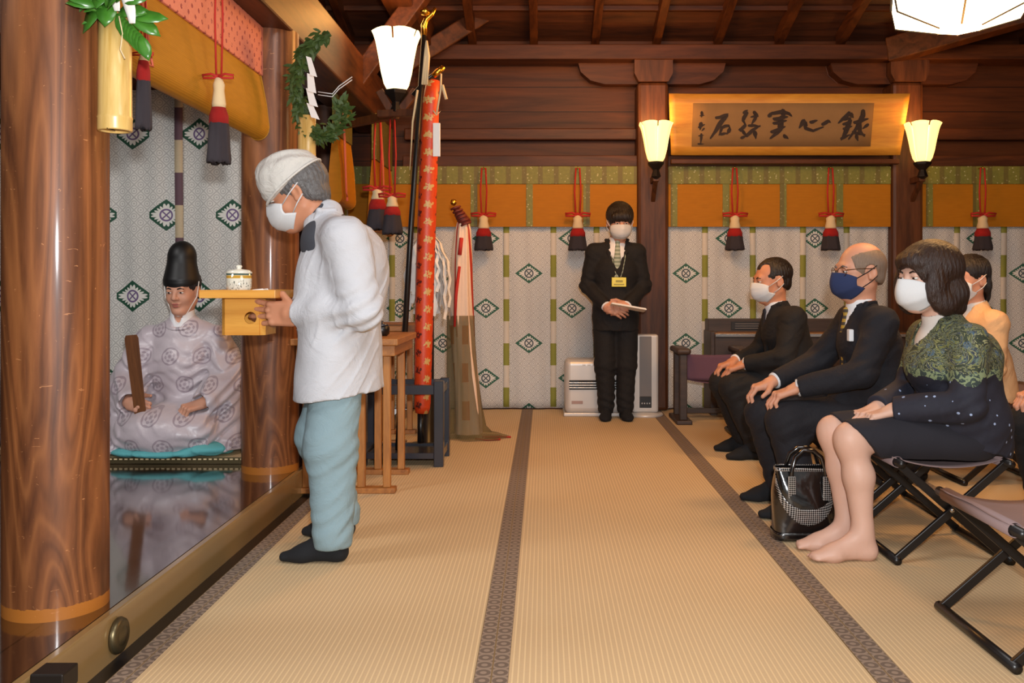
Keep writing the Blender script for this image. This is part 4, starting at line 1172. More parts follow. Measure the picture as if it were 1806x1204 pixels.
# ------------------------------------------------ priests kneeling on mats
def priest(x, label, mrobe, ang=-PI/2, visible=True):
    J = dict(root=(x, 5.12, .155), pel=(-.05, 0, .22), chest=(-.01, 0, .48), neck=(.01, 0, .675), head=(.035, .005, .872), R=Rm(-2, 10, 0),
             shL=(-.01, .175, .60), elL=(.04, .27, .36), wrL=(.265, .205, .270), shR=(-.01, -.175, .60), elR=(.05, -.27, .36), wrR=(.265, -.185, .275),
             hipL=(-.03, .10, .16), knL=(.30, .16, .10), anL=(-.15, .12, .06), hipR=(-.03, -.10, .16), knR=(.30, -.16, .10), anR=(-.15, -.12, .06))
    P = person(J, label, ang, MT['skin_young'], hs=1.07, hres=.005,
               hands=[('L', dict(f=(.62, -.74, -.22), n=(-.35, -.1, -1), curl=(48, 70, 50), spread=3, sc=1.0)), ('R', dict(f=(.52, .80, -.10), n=(-.8, .4, -.5), curl=(58, 80, 55), spread=2, sc=1.0))])
    s = SDF()
    s.rc((-.05, 0, .15), (-.01, 0, .46), .15, .145, .05, ((0, 1, 0), 1.4)); s.rc((-.01, 0, .48), (.0, 0, .62), .14, .10, .05, ((0, 1, 0), 1.5))
    s.rc((0, 0, .62), (.012, 0, .715), .082, .068, .03)
    for y in (-1, 1):
        s.rc((0, .03*y, .645), (-.01, .185*y, .605), .062, .068, .04)
        s.rc((-.01, .19*y, .60), (.03, .27*y, .37), .076, .115, .018, ((1, 0, .2), 1.1))
        e = V3(*J['wrL' if y > 0 else 'wrR'])
        s.rc((.03, .27*y, .36), e-V3(.03, -.01*y, -.004), .115, .072, .018)
        s.rc(e+V3(-.02, 0, 0), e+V3(.09, -.04*y, -.02), .052, .07, .005, None, True)
        # hanging sleeve
        s.rc((.04, .285*y, .34), (.12, .33*y, .07), .085, .045, .03, ((1, 0, 0), 2.2))
    s.ell((.10, 0, .10), (.32, .33, .165), None, .06)
    s.ell((.30, .02, .13), (.12, .26, .10), None, .05)
    s.ell((.05, .30, .03), (.30, .14, .06), None, .06); s.ell((.05, -.29, .03), (.30, .14, .06), None, .06)
    s.rc((.012, 0, .70), (.02, 0, .90), .056, .07, .004, None, True)
    s.plane((0, 0, -1), -.018)
    s.rc((.075, 0, .74), (.14, 0, .60), .045, .004, .004, None, True)
    s.post(folds(.008, 19, 3, [((.10, .24, .38), .17, .011), ((.10, -.24, .38), .17, .011), ((.2, .2, .1), .18, .011), ((.12, .05, .45), .16, .004), ((.2, -.2, .1), .18, .010)]))
    s.build('robe', mrobe, P, .0065)
    # round collar roll and neck straps
    b = MB(); ring = []
    for k in range(25):
        a = 2*PI*k/24; ring.append((.018+.083*math.cos(a), .085*math.sin(a), .690-.030*math.cos(a)))
    b.tube(ring, .012, 8); b.build('robe_collar', mrobe, P, smooth=True)
    s = SDF(); s.rc((.022, 0, .62), (.018, 0, .765), .082, .062, .02); s.rc((.085, 0, .700), (.03, 0, .80), .012, .055, .006, None, True); s.rc((.018, 0, .74), (.03, 0, .84), .051, .07, .003, None, True)
    s.build('white_collar', MT['shirt'], P, .006)
    s = SDF(); s.ell((.10, 0, .02), (.33, .37, .045), None, .03); s.ell((.27, .21, .035), (.12, .16, .04), None, .04); s.plane((0, 0, -1), -.003); s.post(folds(.006, 26, 8))
    s.build('underskirt', MT['teal'], P, .008)
    hair(P, J, MT['hair_black'], 1.07, 'short'); brow(P, J, MT['hair_black'], 1.07)
    H = V3(*J['head']); R = J['R']; T = lambda *p: H+R@(V3(*p)*1.07)
    s = SDF()
    s.ell(T(.012, 0, .062), V3(.068, .060, .014)*1.07, R, .01)
    s.rc(T(-.006, 0, .055), T(-.028, 0, .165), .108, .080, .02, (R@V3(0, 1, 0), .90)); s.ell(T(-.036, 0, .185), V3(.074, .062, .072)*1.07, R, .03)
    n = R@V3(-.10, 0, -1); c = T(0, 0, .040); s.plane(n, n@c)
    s.build('hat', MT['eboshi'], P, .0045)
    b = MB()
    for y in (-1, 1): b.tube([tuple(T(.00, .093*y, .05)), tuple(T(.018, .083*y, -.03)), tuple(T(.055, .035*y, -.118)), tuple(T(.070, 0, -.122))], .0028, 6)
    b.build('hat_cord', MT['paper'], P, smooth=True)
    s = SDF(); s.ell(T(.0935, 0, -.0545), V3(.0045, .020, .0045)*1.07, R, .004); s.ell(T(.0915, 0, -.0665), V3(.0045, .017, .005)*1.07, R, .004); s.build('lips', MT['lip'], P, .003)
    return P, J
priest(-2.035, 'kneeling priest in a pale mauve robe and tall black hat holding a wooden baton', MT['robe'])
priest(-3.47, 'kneeling figure in a dark purple robe mostly hidden behind the near pillar', MT['robe_purple'])
# baton held upright
o = thing('wooden_baton', (-2.135, 4.80, .36), 'flat brown wooden baton held upright by the kneeling priest', 'baton')
b = MB()
pr = [(-.027, 0), (.027, 0), (.031, .30), (.033, .42), (.026, .436), (-.026, .436), (-.033, .42), (-.031, .30)]
b.prism(pr, 'y', -.005, .005); ob = b.build('blade', MT['tan_wood'] if False else wood('baton_wood', (116, 70, 36), (84, 48, 24), 'z', .4, 20, 10), o, bevel=.002)
o.rotation_euler = (.06, -.09, 0)

# ------------------------------------------------ standing man in a suit (faces the camera)
J = dict(root=(.562, 7.16, 0), pel=(0, 0, .86), chest=(.0, 0, 1.17), neck=(.015, .01, 1.385), head=(.055, .03, 1.555), R=Rm(4, 16, 0),
         shL=(0, .165, 1.315), elL=(-.02, .225, 1.05), wrL=(.165, .075, .90), shR=(0, -.165, 1.315), elR=(-.02, -.225, 1.05), wrR=(.155, -.085, .895),
         hipL=(0, .085, .80), knL=(.01, .085, .43), anL=(0, .075, .09), hipR=(0, -.085, .80), knR=(.01, -.085, .43), anR=(0, -.075, .09))
P = person(J, 'man in a black suit standing by the back wall with a yellow badge and papers', -PI/2, MT['skin_young'], hs=1.14, hres=.006,
           hands=[('L', dict(f=(.25, -.9, -.25), n=(-1, 0, -.1), curl=(25, 35, 25), spread=3)), ('R', dict(f=(.35, .85, -.35), n=(-1, 0, -.2), curl=(20, 30, 25), spread=3))])
jacket(P, J, MT['black_suit'], tr=(.128, .13), fl=(1.28, 1.42), arm=(.07, .058, .045), hem=[((0, 0, -1), -.70)], vdep=.30, seed=11, extra=lambda s: s.rc((0, 0, .90), (0, 0, .60), .13, .14, .04, ((0, 1, 0), 1.3)))
lapels(P, J, MT['black_suit'], tr=.135, vdep=.30)
shirt(P, J, MT['shirt'], tr=.116); tie(P, J, MT['tie_green'], tr=.118)
trousers(P, J, MT['black_suit'], r=(.098, .078, .064), hem=.05, seed=12)
socks(P, J, MT['black_sock'], dict(L=(.165, .095, 0), R=(.165, -.095, 0)), 'shoe')
mask(P, J, MT['tissue'], 1.14); hair(P, J, MT['hair_black'], 1.14, 'fringe'); brow(P, J, MT['hair_black'], 1.14)
o = thing('name_badge', (.562+.015, 7.16-.148, 1.045), 'bright yellow badge hanging on the chest of the standing man', 'badge')
MB().box((-.056, -.003, 0), (.056, .003, .072)).build('card', MT['badge'], o, bevel=.002)
MB().box((-.04, -.0045, .012), (.04, -.0035, .022)).box((-.025, -.0045, .034), (.03, -.0035, .050)).build('print', plain('badge_print', (150, 140, 30), .5), o)
b = MB(); b.tube([(-.012, 0, .07), (-.03, .012, .12), (-.05, .03, .22), (-.065, .10, .345)], .0035, 6); b.tube([(.012, 0, .07), (.03, .012, .12), (.05, .03, .22), (.065, .10, .345)], .0035, 6)
b.build('lanyard', MT['tie_green'], o, smooth=True)
o = thing('papers', (.64, 6.955, .885), 'white folded papers held in the hands of the standing man', 'papers')
MB().box((-.135, -.085, -.004), (.135, .085, .004), rot('Y', 10) @ rot('X', -8), (0, 0, 0)).build('sheet', MT['paper'], o, bevel=.001)
MB().box((-.13, -.08, .005), (.13, .08, .009), rot('Y', 10) @ rot('X', -8), (0, 0, 0)).build('top_sheet', MT['paper'], o)

# ------------------------------------------------ seated guests (face image left)
def seat_extra(z, hw=.15):
    def f(s):
        s.ell((-.02, 0, z), (.175, hw+.05, .10), None, .05)
        for y in (-1, 1): s.rc((0, .09*y, z+.01), (.20, .12*y, z+.02), .10, .075, .05)
    return f
HK = dict(f=(.80, 0, -.62), n=(-.45, 0, -.85), curl=(30, 52, 38), spread=5, sc=1.14)
# bald man in blue mask
J = dict(root=(1.57, 4.28, 0), pel=(-.01, 0, .53), chest=(.04, 0, .79), neck=(.075, 0, .945), head=(.085, .0, 1.122), R=Rm(12, 4, 0),
         shL=(.045, .175, .885), elL=(.16, .255, .665), wrL=(.415, .155, .592), shR=(.06, -.175, .885), elR=(.20, -.245, .68), wrR=(.445, -.155, .592),
         hipL=(0, .095, .475), knL=(.47, .145, .435), anL=(.40, .155, .09), hipR=(0, -.095, .475), knR=(.50, -.14, .435), anR=(.415, -.165, .09), front=V3(.97, 0, -.2))
P = person(J, 'bald man with glasses and a navy face mask seated in a black suit', PI, MT['skin_mid'], hs=1.12, hres=.005,
           hands=[('L', dict(HK, f=(.93, -.10, -.36))), ('R', dict(HK, f=(.93, .05, -.36)))])
jacket(P, J, MT['navy_suit'], tr=(.14, .135), fl=(1.25, 1.38), arm=(.074, .064, .047), extra=seat_extra(.50), hem=[((0, 0, -1), -.395)], seed=21, vdep=.27, cuff=.024)
lapels(P, J, MT['navy_suit'], tr=.145, vdep=.27); shirt(P, J, MT['shirt'], tr=.12); tie(P, J, MT['tie_gold'], tr=.122, ln=.26)
trousers(P, J, MT['navy_suit'], r=(.105, .088, .070), hem=.05, seed=22)
socks(P, J, MT['black_sock'], dict(L=(.60, .165, 0), R=(.61, -.18, 0)))
mask(P, J, MT['navy_mask'], 1.12, False, strap=MT['black_sock'], out=.006)
hair(P, J, MT['hair_stubble'], 1.12, 'bald'); brow(P, J, MT['hair_grey'], 1.12)
H = V3(*J['head']); R = J['R']; T = lambda *p: tuple(H+R@(V3(*p)*1.12))
b = MB()
for y in (-1, 1):
    ring = [T(.104-.010*abs(math.cos(a))*0-.012*(abs(.033+.025*math.cos(a))/.06)**2, (.034+.025*math.cos(a))*y, .004+.019*math.sin(a)) for a in [2*PI*k/20 for k in range(21)]]
    b.tube(ring, .0016, 6)
    b.tube([T(.093, .060*y, .012), T(.05, .082*y, .014), T(-.02, .090*y, .010)], .002, 6)
b.tube([T(.103, -.010, .008), T(.106, 0, .011), T(.103, .010, .008)], .0016, 6)
b.build('glasses', plain('gilt_spectacle_frame', (92, 66, 44), .3, .8), P, smooth=True)
b = MB(); b.box((.150, .085, .80), (.172, .120, .855)); b.build('pocket_handkerchief', MT['shirt'], P, bevel=.004)
# man with receding dark hair
J = dict(root=(1.56, 5.65, 0), pel=(-.02, 0, .53), chest=(.065, 0, .77), neck=(.115, 0, .91), head=(.145, 0, 1.085), R=Rm(10, 8, 0),
         shL=(.055, .175, .85), elL=(.13, .245, .62), wrL=(.335, .12, .578), shR=(.08, -.175, .85), elR=(.16, -.24, .63), wrR=(.345, -.12, .578),
         hipL=(0, .095, .475), knL=(.41, .13, .435), anL=(.27, .14, .09), hipR=(0, -.095, .475), knR=(.42, -.12, .435), anR=(.29, -.13, .09), front=V3(.95, 0, -.3))
P = person(J, 'man with short dark hair and a white mask seated nearest the purple chair', PI, MT['skin_old'], hs=1.13, hres=.006,
           hands=[('L', dict(HK, f=(.93, -.15, -.36))), ('R', dict(HK, f=(.93, .1, -.36)))])
jacket(P, J, MT['black_suit'], tr=(.14, .135), fl=(1.25, 1.38), arm=(.074, .062, .047), extra=seat_extra(.50), hem=[((0, 0, -1), -.395)], seed=31, vdep=.24, cuff=.024)
lapels(P, J, MT['black_suit'], tr=.145, vdep=.24); shirt(P, J, MT['shirt'], tr=.12); tie(P, J, MT['tie_dark'], tr=.122, ln=.24)
trousers(P, J, MT['black_suit'], r=(.105, .086, .068), hem=.05, seed=32)
socks(P, J, MT['black_sock'], dict(L=(.46, .15, 0), R=(.48, -.14, 0)))
mask(P, J, MT['tissue'], 1.13); hair(P, J, MT['hair_black'], 1.13, 'receding'); brow(P, J, MT['hair_black'], 1.13)
# lady in paisley jacket
J = dict(root=(1.64, 3.60, 0), pel=(0, 0, .52), chest=(.045, 0, .76), neck=(.065, 0, .905), head=(.125, .01, 1.085), R=Rm(20, 3, 0),
         shL=(.035, .165, .845), elL=(.06, .215, .61), wrL=(.285, .085, .575), shR=(.06, -.155, .845), elR=(.10, -.215, .62), wrR=(.30, -.05, .565),
         hipL=(0, .09, .47), knL=(.455, .085, .465), anL=(.41, .10, .085), hipR=(0, -.09, .47), knR=(.475, -.06, .47), anR=(.43, -.03, .085), front=V3(.97, 0, -.15))
def lady_legs(s, k_, a, sd):
    m_ = k_*.62+a*.38
    s.ell(k_+V3(.002, 0, -.012), (.050, .052, .062), None, .04)
    s.rc(k_, m_+V3(-.014, 0, 0), .049, .056, .04); s.rc(m_+V3(-.014, 0, 0), a, .056, .034, .03)
    foot_prims(s, a, (.625, .125, 0) if sd == 'L' else (.635, -.035, 0), .98)
    t = V3(.625, .125, 0) if sd == 'L' else V3(.635, -.035, 0)
    for q in range(5): s.ell((t[0]-.012-.005*q*(1 if sd == 'L' else 1), t[1]+(-.028+.013*q)*(1 if sd == 'L' else -1), .014), (.017, .0075, .012), None, .004)
P = person(J, 'woman with a dark bob in a green paisley jacket and black skirt', PI, MT['skin_lady'], feet=lady_legs, hs=1.10, hres=.005,
           hands=[('L', dict(f=(.86, -.12, -.28), n=(-.25, 0, -1), curl=(14, 22, 18), spread=4, sc=1.0)), ('R', dict(f=(.86, .25, -.25), n=(-.2, 0, -1), curl=(14, 22, 18), spread=4, sc=1.0))])
def lady_extra(s):
    s.ell((-.01, 0, .53), (.175, .225, .13), None, .05)
    s.rc((-.02, 0, .62), (-.03, 0, .44), .14, .165, .04, ((0, 1, 0), 1.25))
    s.ell((.12, 0, .74), (.075, .13, .09), None, .05)
    s.ell((-.03, 0, .76), (.13, .18, .14), None, .05)
jacket(P, J, MT['paisley'], tr=(.13, .128), fl=(1.28, 1.36), arm=(.068, .064, .052), extra=lady_extra, hem=[((.28, 0, -1), -.435)], seed=41, vdep=.25, vw=.066, cuff=.012, res=.006)
shirt(P, J, MT['blouse'], tr=.126, name='blouse', cuffs=False, deep=.30)
H = V3(*J['neck'])
MB().tube([(.075+.062*math.cos(a), .058*math.sin(a), .908-.030*math.cos(a)+.005) for a in [2*PI*k/24 for k in range(25)]], .004, 6).build('necklace', MT['paper'], P, smooth=True)
s = SDF()
for sd, y in (('L', 1), ('R', -1)):
    h, k_ = V3(*J['hip'+sd]), V3(*J['kn'+sd]); s.rc(h, h+(k_-h)*.98, .105, .075, .06)
s.ell((0, 0, .47), (.17, .20, .085), None, .05); s.plane((1, 0, -.9), -.005); s.plane((0, 0, -1), -.395); s.post(folds(.003, 22, 44))
s.build('skirt', MT['skirt_black'], P, .006)
mask(P, J, MT['tissue'], 1.10, False, out=.006); hair(P, J, MT['hair_brown'], 1.13, 'bob'); brow(P, J, MT['hair_brown'], 1.10)
# woman in cream behind her
J = dict(root=(2.42, 5.00, 0), pel=(0, 0, .52), chest=(.03, 0, .76), neck=(.05, 0, .92), head=(.085, .0, 1.09), R=Rm(22, 4, 0),
         shL=(.02, .16, .85), elL=(.05, .21, .62), wrL=(.27, .08, .57), shR=(.04, -.155, .85), elR=(.08, -.21, .62), wrR=(.29, -.05, .56),
         hipL=(0, .09, .47), knL=(.44, .085, .465), anL=(.41, .10, .085), hipR=(0, -.09, .47), knR=(.46, -.06, .47), anR=(.43, -.03, .085))
P = person(J, 'woman in a cream jacket seated behind the woman in paisley', PI, MT['skin_mid'], hs=1.08, hres=.007,
           hands=[('L', dict(f=(.86, -.12, -.28), n=(-.25, 0, -1), curl=(14, 22, 18), spread=4, sc=1.0))])
jacket(P, J, MT['cream_jacket'], tr=(.125, .12), fl=(1.25, 1.34), arm=(.07, .06, .047), extra=lambda s: s.rc((-.01, 0, .62), (-.02, 0, .46), .13, .15, .04, ((0, 1, 0), 1.25)), hem=[((.2, 0, -1), -.44)], seed=51, vdep=.2)
shirt(P, J, MT['blouse'], tr=.116, name='blouse', cuffs=False, deep=.26)
trousers(P, J, MT['skirt_black'], r=(.10, .08, .065), hem=.05, seed=52); socks(P, J, MT['black_sock'], dict(L=(.62, .11, 0), R=(.63, -.04, 0)))
mask(P, J, MT['tissue'], 1.08); hair(P, J, MT['hair_black'], 1.08, 'back')
# dark suited guest at the right edge
J = dict(root=(2.66, 3.95, 0), pel=(-.01, 0, .53), chest=(.03, 0, .79), neck=(.06, 0, .945), head=(.07, .0, 1.12), R=Rm(10, 4, 0),
         shL=(.04, .175, .885), elL=(.14, .245, .665), wrL=(.40, .145, .592), shR=(.05, -.175, .885), elR=(.17, -.24, .68), wrR=(.41, -.145, .592),
         hipL=(0, .095, .475), knL=(.46, .135, .435), anL=(.40, .145, .09), hipR=(0, -.095, .475), knR=(.47, -.135, .435), anR=(.41, -.145, .09))
P = person(J, 'guest in dark trousers seated at the right edge, behind the woman in paisley', PI, MT['skin_mid'], hs=1.10, hres=.008,
           hands=[('L', dict(HK, f=(.93, -.1, -.36))), ('R', dict(HK, f=(.93, .1, -.36)))])
jacket(P, J, MT['black_suit'], tr=(.14, .135), fl=(1.25, 1.38), extra=seat_extra(.50), hem=[((0, 0, -1), -.395)], seed=61, vdep=.25)
shirt(P, J, MT['shirt'], tr=.12); tie(P, J, MT['tie_dark'], tr=.122)
trousers(P, J, MT['black_suit'], r=(.105, .088, .070), hem=.05, seed=62); socks(P, J, MT['black_sock'], dict(L=(.60, .15, 0), R=(.61, -.15, 0)))
hair(P, J, MT['hair_black'], 1.10, 'short'); mask(P, J, MT['tissue'], 1.10)
# ================================================================ objects
# ---- tray with pedestal, cup and paper
t = thing('offering_tray', (-1.185, 3.645, .862), 'pale wooden pedestal tray carried by the man in white', 'tray')
MB().box((-.145, -.145, .150), (.145, .145, .158)).build('tray_board', MT['hinoki'], t)
b = MB()
for lo, hi in (((-.147, -.147, .146), (.147, -.140, .178)), ((-.147, .140, .146), (.147, .147, .178)), ((-.147, -.140, .146), (-.140, .140, .178)), ((.140, -.14, .146), (.147, .140, .178))): b.box(lo, hi)
b.build('rim', MT['hinoki'], t, bevel=.002)
# pedestal: octagonal box whose near and outer faces carry a round hole
c_ = .016; h_ = .083
hb = MB()
oct_ = [(-h_+c_, -h_), (h_-c_, -h_), (h_, -h_+c_), (h_, h_-c_), (h_-c_, h_), (-h_+c_, h_), (-h_, h_-c_), (-h_, -h_+c_)]
def holed(bm, p0, p1, z0, z1, hx, hz, r, n=28):
    """wall face p0-p1 with a round opening"""
    p0 = Vector((*p0, 0)); p1 = Vector((*p1, 0)); L = (p1-p0).length; d = (p1-p0)/L
    outer = []; inner = []
    for k in range(n):
        a = 2*PI*k/n; ca, sa = math.cos(a), math.sin(a)
        inner.append((hx+r*ca, hz+r*sa))
        tx = ((L-hx) if ca > 0 else hx)/max(abs(ca), 1e-6); tz = ((z1-hz) if sa > 0 else (hz-z0))/max(abs(sa), 1e-6); q = min(tx, tz)
        outer.append((hx+q*ca, hz+q*sa))
    # pull nearest outer points onto the corners
    for cx, cz in ((0, z0), (L, z0), (L, z1), (0, z1)):
        i = min(range(n), key=lambda k: (outer[k][0]-cx)**2+(outer[k][1]-cz)**2); outer[i] = (cx, cz)
    vs = [p0+d*u+Vector((0, 0, z)) for u, z in outer+inner]
    bm.add(vs, [(k, (k+1) % n, n+(k+1) % n, n+k) for k in range(n)])
for i in range(8):
    p0, p1 = oct_[i], oct_[(i+1) % 8]
    if i in (0, 2, 4): holed(hb, p0, p1, 0, .150, (Vector(p1)-Vector(p0)).length*(.74 if i == 0 else .5), .068, .024)
    else: hb.add([(p0[0], p0[1], 0), (p1[0], p1[1], 0), (p1[0], p1[1], .15), (p0[0], p0[1], .15)], [(0, 1, 2, 3)])
hb.build('pedestal', MT['hinoki'], t, solid=.006)
c = thing('lidded_cup', (-1.208, 3.59, 1.021), 'white porcelain lidded tea cup standing on the carried tray', 'cup')
MB().lathe([(.026, 0), (.030, .002), (.030, .008), (.043, .012), (.048, .03), (.049, .086), (.0455, .087), (.044, .02), (0, .016)], n=32, close=False).build('cup_body', MT['porcelain'], c, smooth=True)
l_ = MB().lathe([(.050, .084), (.051, .088), (.042, .097), (.012, .101), (.008, .104), (.013, .110), (.010, .116), (0, .118)], n=32, close=False).build('lid', MT['porcelain'], c, smooth=True)
o = thing('folded_paper', (-1.125, 3.59, 1.021), 'small folded white paper beside the cup on the tray', 'paper')
MB().prism([(-.032, 0), (.036, 0), (.020, .022), (-.020, .018)], 'y', -.03, .03).build('sheet', MT['paper'], o, bevel=.002)

# ---- mats of the priests
for x, lb in ((-2.035, 'thin woven mat with a checked edge under the kneeling priest in mauve'), (-3.47, 'thin woven mat under the figure in dark purple')):
    o = thing('sitting_mat', (x, 5.14, .121), lb, 'mat')
    MB().box((-.47, -.38, 0), (.47, .38, .032)).build('pad', MT['tatami'], o, bevel=.004)
    b = MB()
    for k in range(34): b.box((-.47+k*.0276, -.384, .021), (-.47+k*.0276+.016, -.378, .028))
    b.build('edge_stitching', MT['white_knob'], o)
    MB().box((-.475, -.3815, .0), (.475, -.374, .034)).build('edge', MT['black_wood'] if False else MT['bronze'], o, bevel=.002)

# ---- round stud on the sill and block at the lower left
o = thing('sill_stud', (-1.231, 2.61, .052), 'round bronze stud on the side of the lacquered sill beside the near pillar', 'stud')
MB().lathe([(.050, 0), (.052, .006), (.048, .016), (.036, .022), (.030, .019), (.026, .022), (.012, .026), (0, .027)], n=36).build('boss', MT['bronze'], o, smooth=True).rotation_euler = (0, PI/2, 0)
o = thing('lacquered_post_end', (-1.181, 2.187, -.012), 'short black square post end at the lower left corner beside the sill', 'post')
MB().box((-.038, -.034, 0), (.038, .034, .143)).build('post', MT['black_wood'], o, bevel=.004)
MB().box((-.040, -.036, .10), (.040, .036, .148)).build('metal_cap', MT['iron'], o, bevel=.004)

# ---- bamboo vases with greenery on the pillars
def leaf_mesh(b, p, d, n, L, w, bend=.25, seg=4):
    p = Vector(p); d = Vector(d).normalized(); n = Vector(n); s = d.cross(n).normalized(); n = s.cross(d)
    rows = []
    for i in range(seg+1):
        t = i/seg; ww = w*math.sin(PI*min(.999, (t*.92+.06)))**.8*(1 if t < .98 else .05)
        c = p+d*L*t-n*bend*L*t*t
        rows += [c-s*ww+n*.12*ww, c, c+s*ww+n*.12*ww]
    b.add(rows, [(3*i+j, 3*i+j+1, 3*i+j+4, 3*i+j+3) for i in range(seg) for j in (0, 1)])
def bamboo(x, y, z0, z1, r, label):
    o = thing('bamboo_vase', (x, y, z0), label, 'vase'); h = z1-z0
    MB().lathe([(r*.80, .012), (r*.82, .001), (r*.97, 0), (r*1.0, .004), (r*1.0, h*.10), (r*1.03, h*.115), (r*.985, h*.13), (r*.96, h*.5), (r*.96, h), (r*.82, h), (r*.82, h-.06)], n=40, close=False).build('tube', MT['bamboo'], o, smooth=True)
    MB().lathe([(0, .02), (r*.83, .018)], n=30, close=False).build('inner_wall', MT['bamboo_in'], o, smooth=True)
    MB().tube([(0, -r*1.0, .001), (0, -r*.4, .002), (0, 0, .003)], .0015, 5).build('crack', MT['iron'], o)
    return o
v1 = bamboo(-1.240, 2.62, 1.503, 1.835, .047, 'bamboo tube vase hung on the near pillar, holding glossy leaves')
rg = random.Random(11)
g = thing('sakaki_sprig', (-1.240, 2.62, 1.80), 'sprig of glossy green leaves with white paper in the near bamboo vase', 'leaves')
b = MB()
for k in range(46):
    a = rg.uniform(0, 2*PI); q = rg.uniform(0, .05); hz = rg.uniform(-.01, .17)
    out = Vector((math.cos(a), math.sin(a), rg.uniform(-.5, .5)))
    out.z = rg.uniform(-.9, .7); out.y *= .5
    leaf_mesh(b, (q*math.cos(a)*1.3, q*math.sin(a)-.03, hz+.03), out, (out.x*.3+rg.uniform(-.3, .3), -1, .45), rg.uniform(.075, .11), rg.uniform(.022, .032), rg.uniform(.0, .5))
for k in range(9):
    leaf_mesh(b, (.03+.008*k, -.045, .03-.008*k), (.35+.05*rg.uniform(-1, 1), -.1, -1), (.3, -1, .1), .075, .018, .1)
b.build('foliage', MT['leaf'], g, smooth=True, solid=.0012)
b = MB()
for k in range(4): b.tube([(.0, 0, -.06), (.01*k-.02, -.01, .06), (.03*k-.05, -.02, .17)], .003, 6)
b.build('twigs', MT['tan_wood'], g, smooth=True)
b = MB()
for x0, w_, zt, zb in ((.012, .030, .16, .035), (.055, .034, .16, .0)):
    b.grid(lambda u, v: (x0+w_*(u-.5)*(1-.5*max(0, v-.7)/.3)+.018*v, -.062-.012*math.sin(v*5), zt+(zb-zt)*v), 3, 8)
b.build('paper_strip', MT['paper'], g, smooth=True, solid=.0015)
MB().tube([(.035, -.05, .02), (.046, -.052, -.03), (.040, -.052, -.075), (.052, -.05, -.10)], .0022, 5).build('hemp_cord', MT['white_knob'], g, smooth=True)

y2 = 4.46
bamboo((541-960)*y2/1600-.0, y2, zz(345, y2), zz(205, y2), .046, 'bamboo tube vase hung on the second pillar, below the green wreath')
g = thing('fern_wreath', ((560-960)*y2/1600, y2, zz(180, y2)), 'wreath of green fern with a white zigzag paper hung on the second pillar', 'wreath')
b = MB(); rg = random.Random(5); kx = y2/1600
path = [(575, 62), (552, 80), (534, 98), (527, 125), (520, 150), (526, 175), (532, 200), (545, 225), (560, 240), (582, 238), (598, 222), (606, 200), (603, 180)]
PP = [Vector(((x-560)*kx, 0, (180-y)*kx)) for x, y in path]
for i in range(len(PP)-1):
    dens = 80 if i < 9 else 46
    for k in range(dens):
        t = k/dens; p = PP[i].lerp(PP[i+1], t)+Vector((rg.gauss(0, .012), rg.uniform(-.03, .02), rg.gauss(0, .012)))
        d = (PP[i+1]-PP[i]).normalized()*.7+Vector((rg.uniform(-1, 1), rg.uniform(-1, .4), rg.uniform(-1, .8)))
        leaf_mesh(b, p, d, (rg.uniform(-.4, .4), -1, .4), rg.uniform(.03, .06), rg.uniform(.006, .012), .3, 3)
b.build('fronds', MT['fern'], g, smooth=True)
MB().tube([tuple(p) for p in PP], .006, 6).build('stem', MT['tan_wood'], g, smooth=True)
b = MB(); zs = 0
pts = [(549, 105), (561, 108), (563, 140), (566, 160), (548, 168), (563, 185), (546, 183), (566, 215)]
for (x0, y0, x1, y1, w) in ((548, 104, 557, 138, 9), (551, 134, 554, 166, 11), (549, 160, 557, 190, 11), (550, 186, 560, 212, 11)):
    P0 = Vector(((x0-560)*kx, -.04, (180-y0)*kx)); P1 = Vector(((x1-560)*kx, -.05, (180-y1)*kx)); W_ = Vector((w*kx*.85, 0, -w*kx*.25))
    b.add([P0-W_*.6, P0+W_*.6, P1+W_*.9, P1-W_*.7], [(0, 1, 2, 3)])
b.build('zigzag_paper', MT['paper'], g, solid=.002)
b = MB()
for dz in (0, .014): b.tube([(.01, -.03, .03+dz), (.08, -.03, .02+dz), (.11, -.02, .06+dz), (.17, 0, .11+dz)], .0025, 6)
b.build('twisted_cord', MT['tissue'], g, smooth=True)

# ---- eight-legged offering tables
def off_table(loc, label):
    o = thing('offering_table', loc, label, 'table', 'wooden offering tables behind the tray bearer')
    MB().box((-.27, -.33, .755), (.27, .33, .79)).build('tabletop', MT['tan_wood_y'], o, bevel=.005)
    MB().box((-.25, -.30, .70), (.25, .30, .755)).build('apron', MT['tan_wood_y'], o, bevel=.004)
    for y in (-.235, .225):
        bx('foot_rail', (-.245, y-.035, 0), (.245, y+.035, .028), MT['tan_wood_y'], o)
        for x in (-.21, -.07, .07, .20): bx('leg', (x-.019, y-.018, .028), (x+.019, y+.018, .70), MT['tan_wood'], o)
    return o
t1 = off_table((-1.003, 4.87, 0), 'brown wooden many-legged table just behind the tray bearer\'s legs')
t2 = copy_tree(t1); t2.location = (-1.16, 6.25, 0); t2['label'] = 'farther brown many-legged table behind the blue-black rack'
o = thing('lacquer_jar', (-.86, 4.80, .79), 'small black lidded jar standing on the nearer brown table', 'jar')
MB().lathe([(.026, 0), (.040, .01), (.042, .045), (.036, .052)], n=24).build('bowl', MT['black_wood'], o, smooth=True)
MB().lathe([(.038, .053), (.030, .064), (.008, .068), (.010, .078), (0, .08)], n=24).build('lid', MT['navy_lacquer'], o, smooth=True)

